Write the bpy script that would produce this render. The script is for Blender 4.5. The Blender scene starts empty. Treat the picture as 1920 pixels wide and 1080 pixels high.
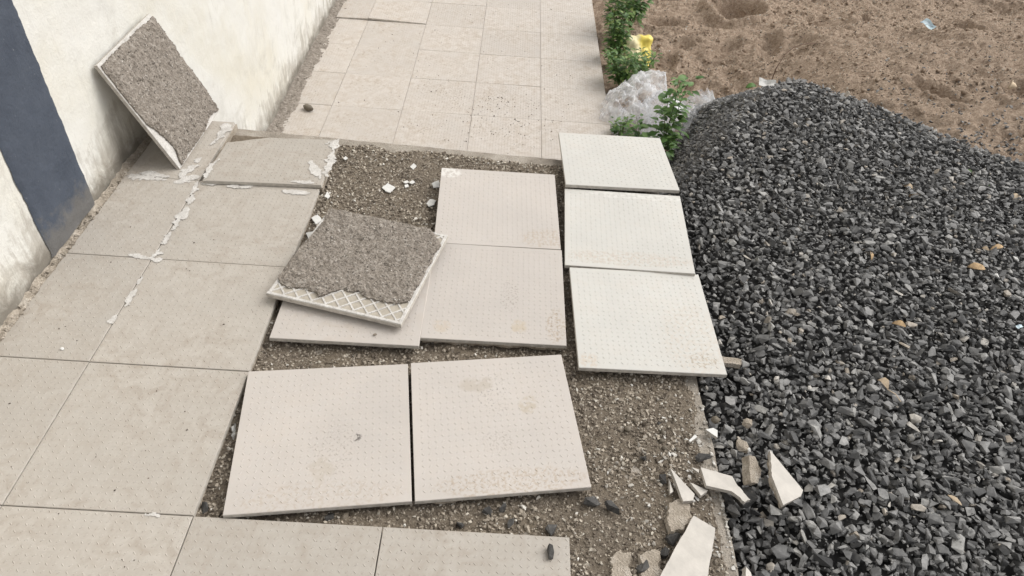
import bpy, bmesh, math, random
import numpy as np
from mathutils import Vector, Matrix, Euler

random.seed(7); rng = np.random.default_rng(7)
T = 0.40                      # tile pitch in metres; layout below is written in tile pitches
scene = bpy.context.scene
col = scene.collection

# ------------------------------------------------------------------ camera
F, CX, CY, CZ, YAW, PIT, ROL = 1.39788, 2.51529, -1.91637, 3.55782, -0.032231, -0.746533, 0.085341
_fw = Vector((-math.sin(YAW)*math.cos(PIT), math.cos(YAW)*math.cos(PIT), math.sin(PIT)))
_r0 = Vector((math.cos(YAW), math.sin(YAW), 0)); _u0 = _r0.cross(_fw)
_rt = _r0*math.cos(ROL) + _u0*math.sin(ROL); _up = -_r0*math.sin(ROL) + _u0*math.cos(ROL)
CAM = Vector((CX, CY, CZ))
cam = bpy.data.cameras.new('camera'); cam_o = bpy.data.objects.new('camera', cam); col.objects.link(cam_o)
cam_o.matrix_world = Matrix(((_rt.x, _up.x, -_fw.x, CX*T), (_rt.y, _up.y, -_fw.y, CY*T), (_rt.z, _up.z, -_fw.z, CZ*T), (0, 0, 0, 1)))
cam.sensor_width = 36; cam.lens = F*18; cam.clip_start = 0.05; cam.clip_end = 500
scene.camera = cam_o

# ------------------------------------------------------------------ sky, sun, exposure
SUN_EL, SUN_AZ = math.radians(48), math.radians(64)      # azimuth from +Y towards +X
w = bpy.data.worlds.new('World'); scene.world = w; w.use_nodes = True
nt = w.node_tree; nt.nodes.clear()
sky = nt.nodes.new('ShaderNodeTexSky'); sky.sky_type = 'NISHITA'; sky.sun_disc = False
sky.sun_elevation = SUN_EL; sky.sun_rotation = SUN_AZ; sky.air_density = 1.0; sky.dust_density = 3.0; sky.ozone_density = 1.0
hs = nt.nodes.new('ShaderNodeHueSaturation'); hs.inputs['Saturation'].default_value = 0.12   # cloud veil: nearly white sky
bg = nt.nodes.new('ShaderNodeBackground'); bg.inputs['Strength'].default_value = 0.15
wo = nt.nodes.new('ShaderNodeOutputWorld')
nt.links.new(sky.outputs[0], hs.inputs['Color']); nt.links.new(hs.outputs[0], bg.inputs[0]); nt.links.new(bg.outputs[0], wo.inputs[0])
sl = bpy.data.lights.new('sun', 'SUN'); sl.energy = 1.35; sl.angle = math.radians(50); sl.color = (1.0, 0.965, 0.91)
so = bpy.data.objects.new('sun', sl); col.objects.link(so)
sd = Vector((math.sin(SUN_AZ)*math.cos(SUN_EL), math.cos(SUN_AZ)*math.cos(SUN_EL), math.sin(SUN_EL)))
so.rotation_euler = sd.to_track_quat('Z', 'Y').to_euler(); so.location = sd*8
scene.view_settings.view_transform = 'Standard'; scene.view_settings.look = 'None'
scene.view_settings.exposure = 0.31; scene.view_settings.gamma = 1.0
scene.view_settings.use_curve_mapping = False

# ------------------------------------------------------------------ helpers
ZL = -1.6412                  # lower walkway level
WX = -0.66                    # wall face

def at(px, py, z=0.0):        # where the sight line through a photo point meets level z (tile pitches)
    d = _fw + _rt*((px-960)/960/F) - _up*((py-540)/960/F)
    return CAM + d*((z-CZ)/d.z)

def _hash(ix, iy, seed):
    n = (ix.astype(np.int64)*374761393 + iy.astype(np.int64)*668265263 + seed*1442695041) & 0x7fffffff
    n = ((n ^ (n >> 13))*1274126177) & 0x7fffffff
    n = ((n ^ (n >> 16))*668265263) & 0x7fffffff
    return ((n ^ (n >> 15)) & 0xffff)/65535.0
def vnoise(x, y, seed=0):
    x = np.asarray(x, float); y = np.asarray(y, float)
    ix = np.floor(x); iy = np.floor(y); fx = x-ix; fy = y-iy
    fx = fx*fx*(3-2*fx); fy = fy*fy*(3-2*fy)
    a = _hash(ix, iy, seed); b = _hash(ix+1, iy, seed); c = _hash(ix, iy+1, seed); d = _hash(ix+1, iy+1, seed)
    return (a*(1-fx)+b*fx)*(1-fy)+(c*(1-fx)+d*fx)*fy
def fbm(x, y, seed=0, octv=4, gain=.5):          # about -1..1
    s = 0; a = 1; t = 0
    for o in range(octv):
        s = s + a*(vnoise(x*2**o, y*2**o, seed+o*17)*2-1); t += a; a *= gain
    return s/t
def sstep(a, b, x):
    t = np.clip((np.asarray(x, float)-a)/(b-a), 0, 1); return t*t*(3-2*t)

def link(o, parent=None):
    col.objects.link(o)
    if parent is not None: o.parent = parent
    return o
def mesh_obj(name, v, f, mat, parent=None, smooth=False):
    me = bpy.data.meshes.new(name); me.from_pydata([tuple(p) for p in v], [], [tuple(q) for q in f])
    me.materials.append(mat)
    if smooth: me.polygons.foreach_set('use_smooth', [True]*len(me.polygons))
    me.update(); return link(bpy.data.objects.new(name, me), parent)
def np_mesh(name, V, Fa, mat, parent=None, smooth=False):    # Fa (n,3) or (n,4)
    V = np.ascontiguousarray(V, dtype=np.float32); Fa = np.ascontiguousarray(Fa, dtype=np.int32)
    me = bpy.data.meshes.new(name); k = Fa.shape[1]
    me.vertices.add(len(V)); me.vertices.foreach_set('co', V.ravel())
    me.loops.add(Fa.size); me.loops.foreach_set('vertex_index', Fa.ravel())
    me.polygons.add(len(Fa)); me.polygons.foreach_set('loop_start', np.arange(0, Fa.size, k, dtype=np.int32))
    me.polygons.foreach_set('use_smooth', np.full(len(Fa), smooth))
    me.materials.append(mat); me.update(calc_edges=True); me.validate()
    return link(bpy.data.objects.new(name, me), parent)
def bm_obj(name, bm, mat, parent=None, smooth=False):
    me = bpy.data.meshes.new(name); bm.to_mesh(me); bm.free(); me.materials.append(mat)
    if smooth: me.polygons.foreach_set('use_smooth', [True]*len(me.polygons))
    return link(bpy.data.objects.new(name, me), parent)
def tag(o, label, cat, group=None):
    o['label'] = label; o['category'] = cat
    if group: o['group'] = group
    return o
def kind(o, k, label=None):
    o['kind'] = k
    if label: o['label'] = label
    return o
def empty(name, loc, rot=(0, 0, 0)):
    o = bpy.data.objects.new(name, None); o.empty_display_size = .05
    o.location = loc; o.rotation_euler = rot; return link(o)
def grid_faces(nx, ny, keep=None):
    i, j = np.meshgrid(np.arange(nx-1), np.arange(ny-1), indexing='ij'); a = (i*ny+j)
    f = np.stack([a, a+ny, a+ny+1, a+1], -1)
    return f[keep] if keep is not None else f.reshape(-1, 4)
def compact(V, Fa):
    u, inv = np.unique(Fa, return_inverse=True); return V[u], inv.reshape(Fa.shape)
def box(v, f, x0, x1, y0, y1, z0, z1):
    b = len(v); v += [(x0,y0,z0),(x1,y0,z0),(x1,y1,z0),(x0,y1,z0),(x0,y0,z1),(x1,y0,z1),(x1,y1,z1),(x0,y1,z1)]
    f += [(b+3,b+2,b+1,b),(b+4,b+5,b+6,b+7),(b,b+1,b+5,b+4),(b+1,b+2,b+6,b+5),(b+2,b+3,b+7,b+6),(b+3,b,b+4,b+7)]

# ------------------------------------------------------------------ materials
class NM:
    def __init__(s, name):
        s.m = bpy.data.materials.new(name); s.m.use_nodes = True; s.t = s.m.node_tree
        s.b = s.t.nodes['Principled BSDF']; s.tc = s.t.nodes.new('ShaderNodeTexCoord')
    def n(s, ty, **k):
        o = s.t.nodes.new('ShaderNode'+ty)
        for a, v in k.items(): setattr(o, a, v)
        return o
    def put(s, i, v):
        if isinstance(v, bpy.types.NodeSocket): s.t.links.new(v, i)
        else: i.default_value = v
    def math(s, op, a, b=0.0, c=0.0, clamp=False):
        o = s.n('Math', operation=op, use_clamp=clamp)
        for i, v in zip(o.inputs, (a, b, c)): s.put(i, v)
        return o.outputs[0]
    def vmath(s, op, a, b=(0, 0, 0)):
        o = s.n('VectorMath', operation=op); s.put(o.inputs[0], a); s.put(o.inputs[1], b)
        return o.outputs['Value'] if op in ('DISTANCE', 'LENGTH') else o.outputs[0]
    def noise(s, vec, scale, detail=4, rough=.55, dist=0.0, colour=False):
        o = s.n('TexNoise'); s.put(o.inputs['Vector'], vec); o.inputs['Scale'].default_value = scale
        o.inputs['Detail'].default_value = detail; o.inputs['Roughness'].default_value = rough; o.inputs['Distortion'].default_value = dist
        return o.outputs['Color' if colour else 'Fac']
    def ramp(s, fac, *stops, interp='LINEAR'):
        o = s.n('ValToRGB'); o.color_ramp.interpolation = interp; e = o.color_ramp.elements
        while len(e) < len(stops): e.new(.5)
        for q, (p, c) in zip(e, stops):
            q.position = p; q.color = (c, c, c, 1) if isinstance(c, (int, float)) else (*c, 1)
        s.put(o.inputs[0], fac); return o.outputs[0]
    def mix(s, fac, a, b, mode='MIX'):
        o = s.n('Mix', data_type='RGBA', blend_type=mode); s.put(o.inputs[0], fac)
        for i, v in ((6, a), (7, b)):
            s.put(o.inputs[i], (*v, 1) if isinstance(v, tuple) and len(v) == 3 else v)
        return o.outputs[2]
    def bump(s, h, strength=.3, dist=.002, normal=None):
        o = s.n('Bump'); o.inputs['Strength'].default_value = strength; o.inputs['Distance'].default_value = dist
        s.put(o.inputs['Height'], h)
        if normal is not None: s.put(o.inputs['Normal'], normal)
        return o.outputs[0]
    def done(s, colour, rough=.7, normal=None, spec=.35):
        s.put(s.b.inputs['Base Color'], (*colour, 1) if isinstance(colour, tuple) else colour)
        s.put(s.b.inputs['Roughness'], rough); s.b.inputs['Specular IOR Level'].default_value = spec
        if normal is not None: s.put(s.b.inputs['Normal'], normal)
        return s.m

def tile_mat(name, base, dust, dust_amt, marks=(), speck=.5, gloss=.5):
    """marks: (x, y, radius, colour, strength, breakup scale, breakup threshold) in metres on the tile"""
    k = NM(name); rnd = k.n('ObjectInfo').outputs['Random']
    sh = k.n('CombineXYZ'); 
    for i, mlt in enumerate((37.0, 91.0, 13.0)): k.put(sh.inputs[i], k.math('MULTIPLY', rnd, mlt))
    o = k.tc.outputs['Object']; v = k.vmath('ADD', o, sh.outputs[0])
    n1 = k.noise(v, 5, 6, .62); n2 = k.noise(v, 26, 7, .7, .6); n3 = k.noise(v, 420, 2, .5)
    c = k.mix(k.ramp(n1, (.30, 0.0), (.72, 1.0)), tuple(x*.93 for x in base), tuple(min(1, x*1.04) for x in base))
    tint = k.math('MULTIPLY_ADD', rnd, .10, .95)
    c = k.mix(1.0, c, (1, 1, 1), 'MULTIPLY')
    hv = k.n('HueSaturation'); k.put(hv.inputs['Value'], tint); k.put(hv.inputs['Color'], c); c = hv.outputs[0]
    d = k.math('MULTIPLY', k.ramp(n2, (.40, 0.0), (.68, 1.0)), k.ramp(n1, (.35, .25), (.65, 1.0)))
    c = k.mix(k.math('MULTIPLY', d, dust_amt), c, dust)
    sp = k.math('MULTIPLY', k.ramp(n3, (.66, 0.0), (.74, 1.0)), k.ramp(k.noise(v, 14, 3), (.42, 0.0), (.66, 1.0)))
    c = k.mix(k.math('MULTIPLY', sp, speck), c, (.10, .085, .07))
    if marks:
        wob = k.vmath('SCALE', k.vmath('SUBTRACT', k.noise(v, 22, 3, .6, 0, True), (.5, .5, .5)))
        wob.node.inputs['Scale'].default_value = .035
        pv = k.vmath('ADD', o, wob)
        for x, y, r, cl, st, bs, bt in marks:
            sx, sy = r if isinstance(r, tuple) else (r, r)
            q = k.vmath('MULTIPLY', k.vmath('SUBTRACT', pv, (x, y, 0)), (1/sx, 1/sy, 0))
            ms = k.ramp(k.vmath('LENGTH', q), (.72, 1.0), (1.0, 0.0))
            br = k.ramp(k.noise(o, bs, 3, .6), (bt-.06, 0.0), (bt+.06, 1.0))
            c = k.mix(k.math('MULTIPLY', k.math('MULTIPLY', ms, br), st), c, cl)
    rg = k.math('MULTIPLY_ADD', n2, .25, gloss-.08)
    nb = k.bump(k.noise(v, 900, 2), .10, .001)
    return k.done(c, rg, nb, .4)

MUD = (.20, .16, .12); SAND = (.42, .34, .26); STAIN = (.43, .38, .32); BLACK = (.06, .05, .045)
LOOSE = (.515, .474, .434); LAID = (.435, .399, .352); PALE = (.567, .553, .513)
M = {}
M['laid'] = tile_mat('laid_tile_glaze', LAID, (.30, .25, .20), .75, speck=.85)
M['low'] = tile_mat('lower_tile_glaze', (.525, .482, .438), (.36, .29, .22), .75, ((-.05, .06, (.14, .09), (.30, .235, .17), .55, 60, .60), (.09, -.10, (.08, .06), (.33, .26, .19), .5, 80, .60)), speck=.8)
M['loose'] = tile_mat('loose_tile_glaze', LOOSE, (.44, .37, .30), .42)
M['pale'] = tile_mat('pale_tile_glaze', PALE, (.55, .46, .37), .22, speck=.2)
def biscuit_mat():
    k = NM('tile_biscuit'); o = k.tc.outputs['Object']
    n = k.noise(o, 60, 6, .7)
    c = k.ramp(n, (.3, (.36, .33, .29)), (.7, (.60, .56, .50)))
    return k.done(c, .9, k.bump(k.noise(o, 300, 4), .4, .002), .2)
M['biscuit'] = biscuit_mat()
def concrete_mat(name, c0, c1, c2, scale=9, bumpd=.006):
    k = NM(name); o = k.tc.outputs['Object']
    n = k.noise(o, scale, 8, .68, .3); g = k.noise(o, 210, 3, .6)
    c = k.ramp(n, (.30, c0), (.52, c1), (.72, c2))
    c = k.mix(k.ramp(g, (.55, 0.0), (.70, .55)), c, tuple(x*.55 for x in c0))
    c = k.mix(k.ramp(g, (.28, .45), (.40, 0.0)), c, tuple(min(.8, x*1.35) for x in c2))
    return k.done(c, .92, k.bump(k.math('ADD', g, k.noise(o, 55, 5, .7)), .8, bumpd), .2)
M['concrete'] = concrete_mat('slab_concrete', (.23, .20, .165), (.36, .32, .27), (.47, .425, .37))
M['mortar'] = concrete_mat('old_mortar', (.185, .158, .131), (.28, .245, .208), (.43, .39, .345), 60, .005)
M['mortar_pale'] = concrete_mat('pale_mortar', (.27, .23, .18), (.41, .355, .29), (.57, .52, .45), 22, .006)
M['cement'] = concrete_mat('white_cement', (.46, .435, .40), (.57, .545, .51), (.68, .66, .62), 30, .002)
def soil_mat():
    k = NM('bedding_soil'); o = k.tc.outputs['Object']
    n = k.noise(o, 5, 6, .6); g = k.noise(o, 130, 6, .72)
    c = k.ramp(g, (.26, (.085, .067, .052)), (.5, (.205, .170, .132)), (.72, (.37, .315, .25)))
    c = k.mix(k.ramp(n, (.40, 0.0), (.66, .55)), c, (.25, .205, .15))
    return k.done(c, .95, k.bump(k.noise(o, 330, 5, .75), 1.0, .006), .15)
M['soil'] = soil_mat()
def island_mat(name, stops, grain=200, gb=.003, rough=.75, spec=.35, mott=.35):
    k = NM(name); o = k.tc.outputs['Object']; r = k.n('NewGeometry').outputs['Random Per Island']
    c = k.ramp(r, *stops)
    n = k.noise(o, grain, 5, .65)
    c = k.mix(k.ramp(n, (.35, mott), (.6, 0.0)), c, (.02, .02, .02))
    c = k.mix(k.ramp(n, (.60, 0.0), (.74, mott*.8)), c, (.42, .40, .37))
    return k.done(c, rough, k.bump(n, .5, gb), spec)
M['grit'] = island_mat('soil_grit', ((0, (.10, .08, .062)), (.25, (.21, .175, .138)), (.55, (.34, .292, .235)), (.84, (.49, .43, .35)), (.95, (.55, .50, .42)), (1, (.75, .72, .66))), 400, .001, .9, .2, .2)
M['basalt'] = island_mat('crushed_basalt', ((0, (.058, .057, .056)), (.25, (.125, .123, .120)), (.58, (.205, .201, .195)), (.88, (.31, .303, .29)), (.96, (.36, .35, .325)), (.982, (.40, .34, .27)), (1, (.58, .55, .50))), 60, .003, .60, .40, .45)
M['dark_stone'] = island_mat('dark_stone', ((0, (.055, .052, .049)), (1, (.105, .100, .094))), 70, .006, .75, .3, .6)
M['crust_grain'] = island_mat('mortar_grain', ((0, (.09, .078, .066)), (.25, (.20, .175, .15)), (.6, (.30, .27, .235)), (.88, (.42, .38, .335)), (1, (.62, .58, .53))), 400, .001, .9, .2, .15)
M['river'] = island_mat('rounded_pebble', ((0, (.10, .085, .065)), (.5, (.17, .145, .11)), (1, (.27, .23, .18))), 120, .001, .7, .3, .25)
M['crumb'] = island_mat('dirt_crumb', ((0, (.06, .05, .04)), (.7, (.12, .10, .08)), (.9, (.3, .25, .2)), (1, (.6, .57, .52))), 300, .001, .9, .2, .1)
M['spilt'] = island_mat('spilt_sand_grain', ((0, (.22, .17, .12)), (.6, (.40, .32, .24)), (1, (.5, .42, .33))), 300, .001, .9, .2, .1)
M['tile_crumb'] = island_mat('tile_crumb', ((0, (.30, .27, .23)), (.5, (.46, .43, .38)), (1, (.70, .68, .64))), 300, .001, .85, .25, .15)
def sand_mat():
    k = NM('brown_sand'); o = k.tc.outputs['Object']
    n = k.noise(o, 2.2, 6, .6); g = k.noise(o, 75, 6, .72)
    c = k.ramp(g, (.30, (.17, .118, .084)), (.5, (.40, .303, .225)), (.70, (.60, .49, .39)))
    c = k.mix(k.ramp(n, (.40, 0.0), (.66, .4)), c, (.36, .275, .205))
    sp = k.ramp(k.noise(o, 190, 2), (.68, 0.0), (.75, .7))
    c = k.mix(sp, c, (.48, .40, .31))
    return k.done(c, .95, k.bump(k.noise(o, 110, 6, .75), 1.0, .012), .12)
M['sand'] = sand_mat()
def wall_mat():
    k = NM('limewashed_plaster'); o = k.tc.outputs['Object']; s = k.n('SeparateXYZ'); k.put(s.inputs[0], o)
    y, z = s.outputs['Y'], s.outputs['Z']
    n1 = k.noise(o, 1.7, 6, .6); n2 = k.noise(o, 9, 8, .7, .5)
    st = k.n('Mapping'); st.inputs['Scale'].default_value = (1, 16, 2.2); k.put(st.inputs['Vector'], o)
    streak = k.noise(st.outputs[0], 1.6, 7, .72, .4)
    c = k.ramp(n1, (.32, (.66, .63, .54)), (.52, (.70, .688, .64)), (.75, (.715, .712, .69)))
    # height above whichever floor lies at the foot of the wall
    step = k.math('GREATER_THAN', y, (4.0-5.0)*T)
    h = k.math('SUBTRACT', z, k.math('MULTIPLY', step, ZL*T))
    damp = k.math('MULTIPLY_ADD', n2, .55, k.math('MULTIPLY', streak, .55))          # ragged top of the dirt
    d = k.math('SUBTRACT', damp, k.math('MULTIPLY_ADD', h, 1.05, .365))
    c = k.mix(k.ramp(d, (.0, 0.0), (.10, .55), (.20, .85)), c, (.36, .325, .275))
    d2 = k.math('SUBTRACT', k.math('MULTIPLY', n2, .15), h)
    c = k.mix(k.ramp(d2, (.0, 0.0), (.05, .9)), c, (.20, .18, .15))
    bl_ = k.math('MULTIPLY', k.ramp(k.noise(o, 6, 7, .72, .4), (.50, 0.0), (.64, .5)), k.ramp(h, (.25, 1.0), (.62, 0.0)))
    c = k.mix(bl_, c, (.47, .45, .40))
    tall = k.math('MULTIPLY', k.ramp(streak, (.56, 0.0), (.68, .55)), k.ramp(k.noise(o, 2.6, 3), (.50, 0.0), (.62, 1.0)))
    c = k.mix(tall, c, (.45, .42, .37))
    sc = k.ramp(k.noise(o, 46, 4, .7), (.70, 0.0), (.76, .6))
    c = k.mix(sc, c, (.45, .40, .33))
    b = k.bump(k.math('ADD', k.noise(o, 30, 6, .7), k.math('MULTIPLY', k.noise(o, 150, 3, .6), .5)), .38, .008)
    return k.done(c, .9, b, .15)
M['wall'] = wall_mat()
def band_mat():
    k = NM('blue_grey_paint'); o = k.tc.outputs['Object']; s = k.n('SeparateXYZ'); k.put(s.inputs[0], o)
    n = k.noise(o, 12, 7, .65)
    c = k.ramp(n, (.3, (.060, .072, .096)), (.7, (.084, .099, .127)))
    d = k.math('SUBTRACT', k.math('MULTIPLY', k.noise(o, 16, 7, .7), .24), s.outputs['Z'])
    c = k.mix(k.ramp(d, (-.02, 0.0), (.06, .75)), c, (.17, .16, .145))
    c = k.mix(k.ramp(k.noise(o, 120, 3), (.70, 0.0), (.76, .35)), c, (.42, .43, .44))
    return k.done(c, .75, k.bump(k.noise(o, 70, 6, .7), .5, .008), .25)
M['band'] = band_mat()
def plain(name, c, rough=.7, var=.2, scale=30, spec=.3, bump=.2):
    k = NM(name); o = k.tc.outputs['Object']; n = k.noise(o, scale, 5, .6)
    cc = k.ramp(n, (.3, tuple(x*(1-var) for x in c)), (.7, tuple(min(.9, x*(1+var)) for x in c)))
    return k.done(cc, rough, k.bump(k.noise(o, scale*4, 4), bump, .002), spec)
M['chip'] = plain('white_chip', (.66, .65, .62), .8, .08, 60)
M['shard'] = plain('tile_shard_face', (.54, .505, .455), .55, .13, 25)
M['scrap'] = plain('litter_foil', (.50, .62, .74), .35, .4, 30, .5)
M['dryleaf'] = plain('dry_leaf', (.46, .32, .18), .8, .35, 50)
M['paleleaf'] = plain('pale_dry_leaf', (.60, .48, .34), .8, .25, 50)
M['twig'] = plain('brown_twig', (.13, .075, .05), .8, .3, 60)
def leaf_mat(name, stops, trans=.25):
    k = NM(name); r = k.n('NewGeometry').outputs['Random Per Island']
    c = k.ramp(r, *stops); m = k.done(c, .5, None, .4)
    tr = k.n('BsdfTranslucent'); k.put(tr.inputs[0], c); mx = k.n('MixShader'); mx.inputs[0].default_value = trans
    k.t.links.new(k.b.outputs[0], mx.inputs[1]); k.t.links.new(tr.outputs[0], mx.inputs[2])
    k.t.links.new(mx.outputs[0], k.t.nodes['Material Output'].inputs[0]); return m
M['leaf'] = leaf_mat('green_leaf', ((0, (.05, .105, .03)), (.5, (.095, .185, .048)), (.85, (.16, .26, .07)), (1, (.28, .36, .12))))
M['leaf2'] = leaf_mat('fresh_leaf', ((0, (.06, .13, .035)), (.6, (.12, .23, .06)), (1, (.21, .33, .11))))
M['stem'] = plain('green_stem', (.10, .13, .05), .7, .3, 40)
def film_mat():
    k = NM('clear_plastic_film'); o = k.tc.outputs['Object']
    k.b.inputs['Base Color'].default_value = (.93, .94, .95, 1); k.b.inputs['Roughness'].default_value = .22
    k.b.inputs['Specular IOR Level'].default_value = .6
    k.put(k.b.inputs['Normal'], k.bump(k.noise(o, 45, 4, .6, 1.2), .25, .006))
    tr = k.n('BsdfTransparent'); tr.inputs[0].default_value = (.99, .99, 1, 1)
    tl = k.n('BsdfTranslucent'); tl.inputs[0].default_value = (.94, .95, .96, 1)
    m1 = k.n('MixShader'); m1.inputs[0].default_value = .35
    k.t.links.new(k.b.outputs[0], m1.inputs[1]); k.t.links.new(tl.outputs[0], m1.inputs[2])
    mx = k.n('MixShader'); k.put(mx.inputs[0], k.ramp(k.noise(o, 9, 4, .65), (.36, .12), (.50, .42), (.62, .90)))
    k.t.links.new(tr.outputs[0], mx.inputs[1]); k.t.links.new(m1.outputs[0], mx.inputs[2])
    k.t.links.new(mx.outputs[0], k.t.nodes['Material Output'].inputs[0]); return k.m
M['film'] = film_mat()
def pouch_mat():
    k = NM('yellow_sack'); o = k.tc.outputs['Object']; s = k.n('SeparateXYZ'); k.put(s.inputs[0], o)
    f = k.math('MULTIPLY_ADD', s.outputs['X'], 7.0, k.math('MULTIPLY', k.noise(o, 18, 3), .6))
    c = k.ramp(f, (.0, (.74, .66, .42)), (.35, (.74, .64, .34)), (.55, (.78, .62, .10)), (1, (.80, .66, .16)))
    return k.done(c, .45, k.bump(k.noise(o, 40, 4), .4, .004), .4)
M['pouch'] = pouch_mat()

# ------------------------------------------------------------------ shape makers
TH = .030*T                                    # tile thickness
def inset_poly(poly, d):
    n = len(poly); out = []
    for i in range(n):
        p0, p1, p2 = (Vector(poly[(i+q) % n]) for q in (-1, 0, 1))
        a = (p1-p0).normalized(); b = (p2-p1).normalized(); n1 = Vector((-a.y, a.x)); n2 = Vector((-b.y, b.x))
        m = (n1+n2); m = m/max(.35, m.dot(n1)) if m.length > 1e-6 else n1
        out.append(p1+m*d)
    return out
def in_poly(px, py, poly):
    c = np.zeros(np.shape(px), bool); n = len(poly)
    for i in range(n):
        x0, y0 = poly[i][:2]; x1, y1 = poly[(i+1) % n][:2]
        if y0 == y1: continue
        hit = ((y0 > py) != (y1 > py)) & (px < (x1-x0)*(py-y0)/(y1-y0)+x0); c ^= hit
    return c
def tile_mesh(name, poly, mat, th=TH, bumps=True, ox=0., oy=0., pitch=T/25, bev=.0011):
    """ceramic tile on a counter-clockwise outline in metres, top at z=0, with raised tread lozenges"""
    n = len(poly); v = []; f = []
    for pl, z in ((inset_poly(poly, bev), 0), (poly, -bev), (poly, -th)): v += [(p[0], p[1], z) for p in pl]
    f.append(tuple(range(n))); f.append(tuple(range(3*n-1, 2*n-1, -1)))
    for r in (0, 1):
        for i in range(n):
            a, b = r*n+i, r*n+(i+1) % n; f.append((a, a+n, b+n, b))
    side = set(range(2+n, 2+2*n)) | {1}
    if bumps:
        xs = [p[0] for p in poly]; ys = [p[1] for p in poly]; sm = inset_poly(poly, .006)
        i0, i1 = int(math.floor((min(xs)-ox)/pitch)), int(math.ceil((max(xs)-ox)/pitch))
        j0, j1 = int(math.floor((min(ys)-oy)/pitch)), int(math.ceil((max(ys)-oy)/pitch))
        I, J = np.meshgrid(np.arange(i0, i1+1), np.arange(j0, j1+1), indexing='ij')
        X = ox+(I+.5)*pitch; Y = oy+(J+.5)*pitch; ok = in_poly(X, Y, sm)
        L, W, Hh = .0050, .0019, .00105
        for x, y, i, j in zip(X[ok], Y[ok], I[ok], J[ok]):
            an = math.radians(45 if (i+j) % 2 else -45); c, s = math.cos(an), math.sin(an); b = len(v)
            for lx, ly, z in ((-L, 0, -2e-4), (-L*.5, -W, -2e-4), (L*.5, -W, -2e-4), (L, 0, -2e-4), (L*.5, W, -2e-4), (-L*.5, W, -2e-4), (-L*.45, 0, Hh), (L*.45, 0, Hh)):
                v.append((x+c*lx-s*ly, y+s*lx+c*ly, z))
            f += [(b, b+1, b+6), (b+1, b+2, b+7, b+6), (b+2, b+3, b+7), (b+3, b+4, b+7), (b+4, b+5, b+6, b+7), (b+5, b, b+6)]
    me = bpy.data.meshes.new(name); me.from_pydata(v, [], f); me.materials.append(mat); me.materials.append(M['biscuit'])
    for i in side: me.polygons[i].material_index = 1
    me.update(); return me
def jag(poly, edges, amp, seed, step=.008):
    """break the chosen edges of an outline into an irregular line"""
    r = random.Random(seed); out = []; n = len(poly)
    for i in range(n):
        a, b = Vector(poly[i]), Vector(poly[(i+1) % n]); out.append((a.x, a.y))
        if i in edges:
            d = b-a; m = max(2, int(d.length/step)); nn = Vector((-d.y, d.x)).normalized(); w_ = 0
            for q in range(1, m):
                w_ = w_*.6+r.uniform(-1, 1)*amp; p = a+d*((q+r.uniform(-.25, .25))/m)+nn*w_; out.append((p.x, p.y))
    return out
def prism(name, poly, z0, z1, mat, parent=None, taper=0.0, mat2=None):
    n = len(poly); tp = inset_poly(poly, taper) if taper else [Vector(p) for p in poly]
    v = [(p[0], p[1], z0) for p in poly]+[(p[0], p[1], z1) for p in tp]
    f = [tuple(range(n-1, -1, -1)), tuple(range(n, 2*n))]+[(i, (i+1) % n, n+(i+1) % n, n+i) for i in range(n)]
    o = mesh_obj(name, v, f, mat, parent)
    if mat2:
        o.data.materials.append(mat2)
        for i in range(len(f)):
            if i != 1: o.data.polygons[i].material_index = 1
    return o
def hull(npts, seed, dims=(1, 1, 1), noise=.0):
    r = random.Random(seed); bm = bmesh.new()
    for i in range(npts):
        z = 1-2*(i+.5)/npts; a = i*2.39996+r.uniform(-.5, .5); q = math.sqrt(1-z*z); s = r.uniform(.72, 1.08)
        bm.verts.new((q*math.cos(a)*s*dims[0], q*math.sin(a)*s*dims[1], z*s*dims[2]))
    res = bmesh.ops.convex_hull(bm, input=bm.verts)
    bmesh.ops.delete(bm, geom=list({g for g in res['geom_interior']+res['geom_unused'] if isinstance(g, bmesh.types.BMVert)}), context='VERTS')
    bmesh.ops.recalc_face_normals(bm, faces=bm.faces); return bm
def chip_list(n, seed, dims):
    """crushed-rock chips: hulls of few points strewn in a slab, so faces differ widely in size"""
    out = []
    for i in range(n):
        r = random.Random(seed*77+i); bm = bmesh.new(); d = [q*r.uniform(.72, 1.25) for q in dims]
        for q in range(r.choice((8, 9, 10, 11, 13))):
            p = Vector((r.uniform(-1, 1), r.uniform(-1, 1), r.uniform(-1, 1))); p *= r.uniform(.86, 1.06)/max(abs(p.x), abs(p.y), abs(p.z), p.length*.86)
            bm.verts.new((p.x*d[0], p.y*d[1], p.z*d[2]))
        res = bmesh.ops.convex_hull(bm, input=bm.verts)
        bmesh.ops.delete(bm, geom=list({g for g in res['geom_interior']+res['geom_unused'] if isinstance(g, bmesh.types.BMVert)}), context='VERTS')
        bmesh.ops.recalc_face_normals(bm, faces=bm.faces); bmesh.ops.triangulate(bm, faces=bm.faces); bm.verts.index_update()
        out.append((np.array([p.co[:] for p in bm.verts]), np.array([[q.index for q in f.verts] for f in bm.faces]))); bm.free()
    return out
def proto_list(n, npts, seed, dims):
    out = []
    for i in range(n):
        r = random.Random(seed+i); d = tuple(q*r.uniform(.8, 1.2) for q in dims)
        bm = hull(npts+(i % 3)-1, seed*31+i, d); bm.verts.index_update()
        bmesh.ops.triangulate(bm, faces=bm.faces)
        out.append((np.array([p.co[:] for p in bm.verts]), np.array([[q.index for q in f.verts] for f in bm.faces]))); bm.free()
    return out
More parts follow.
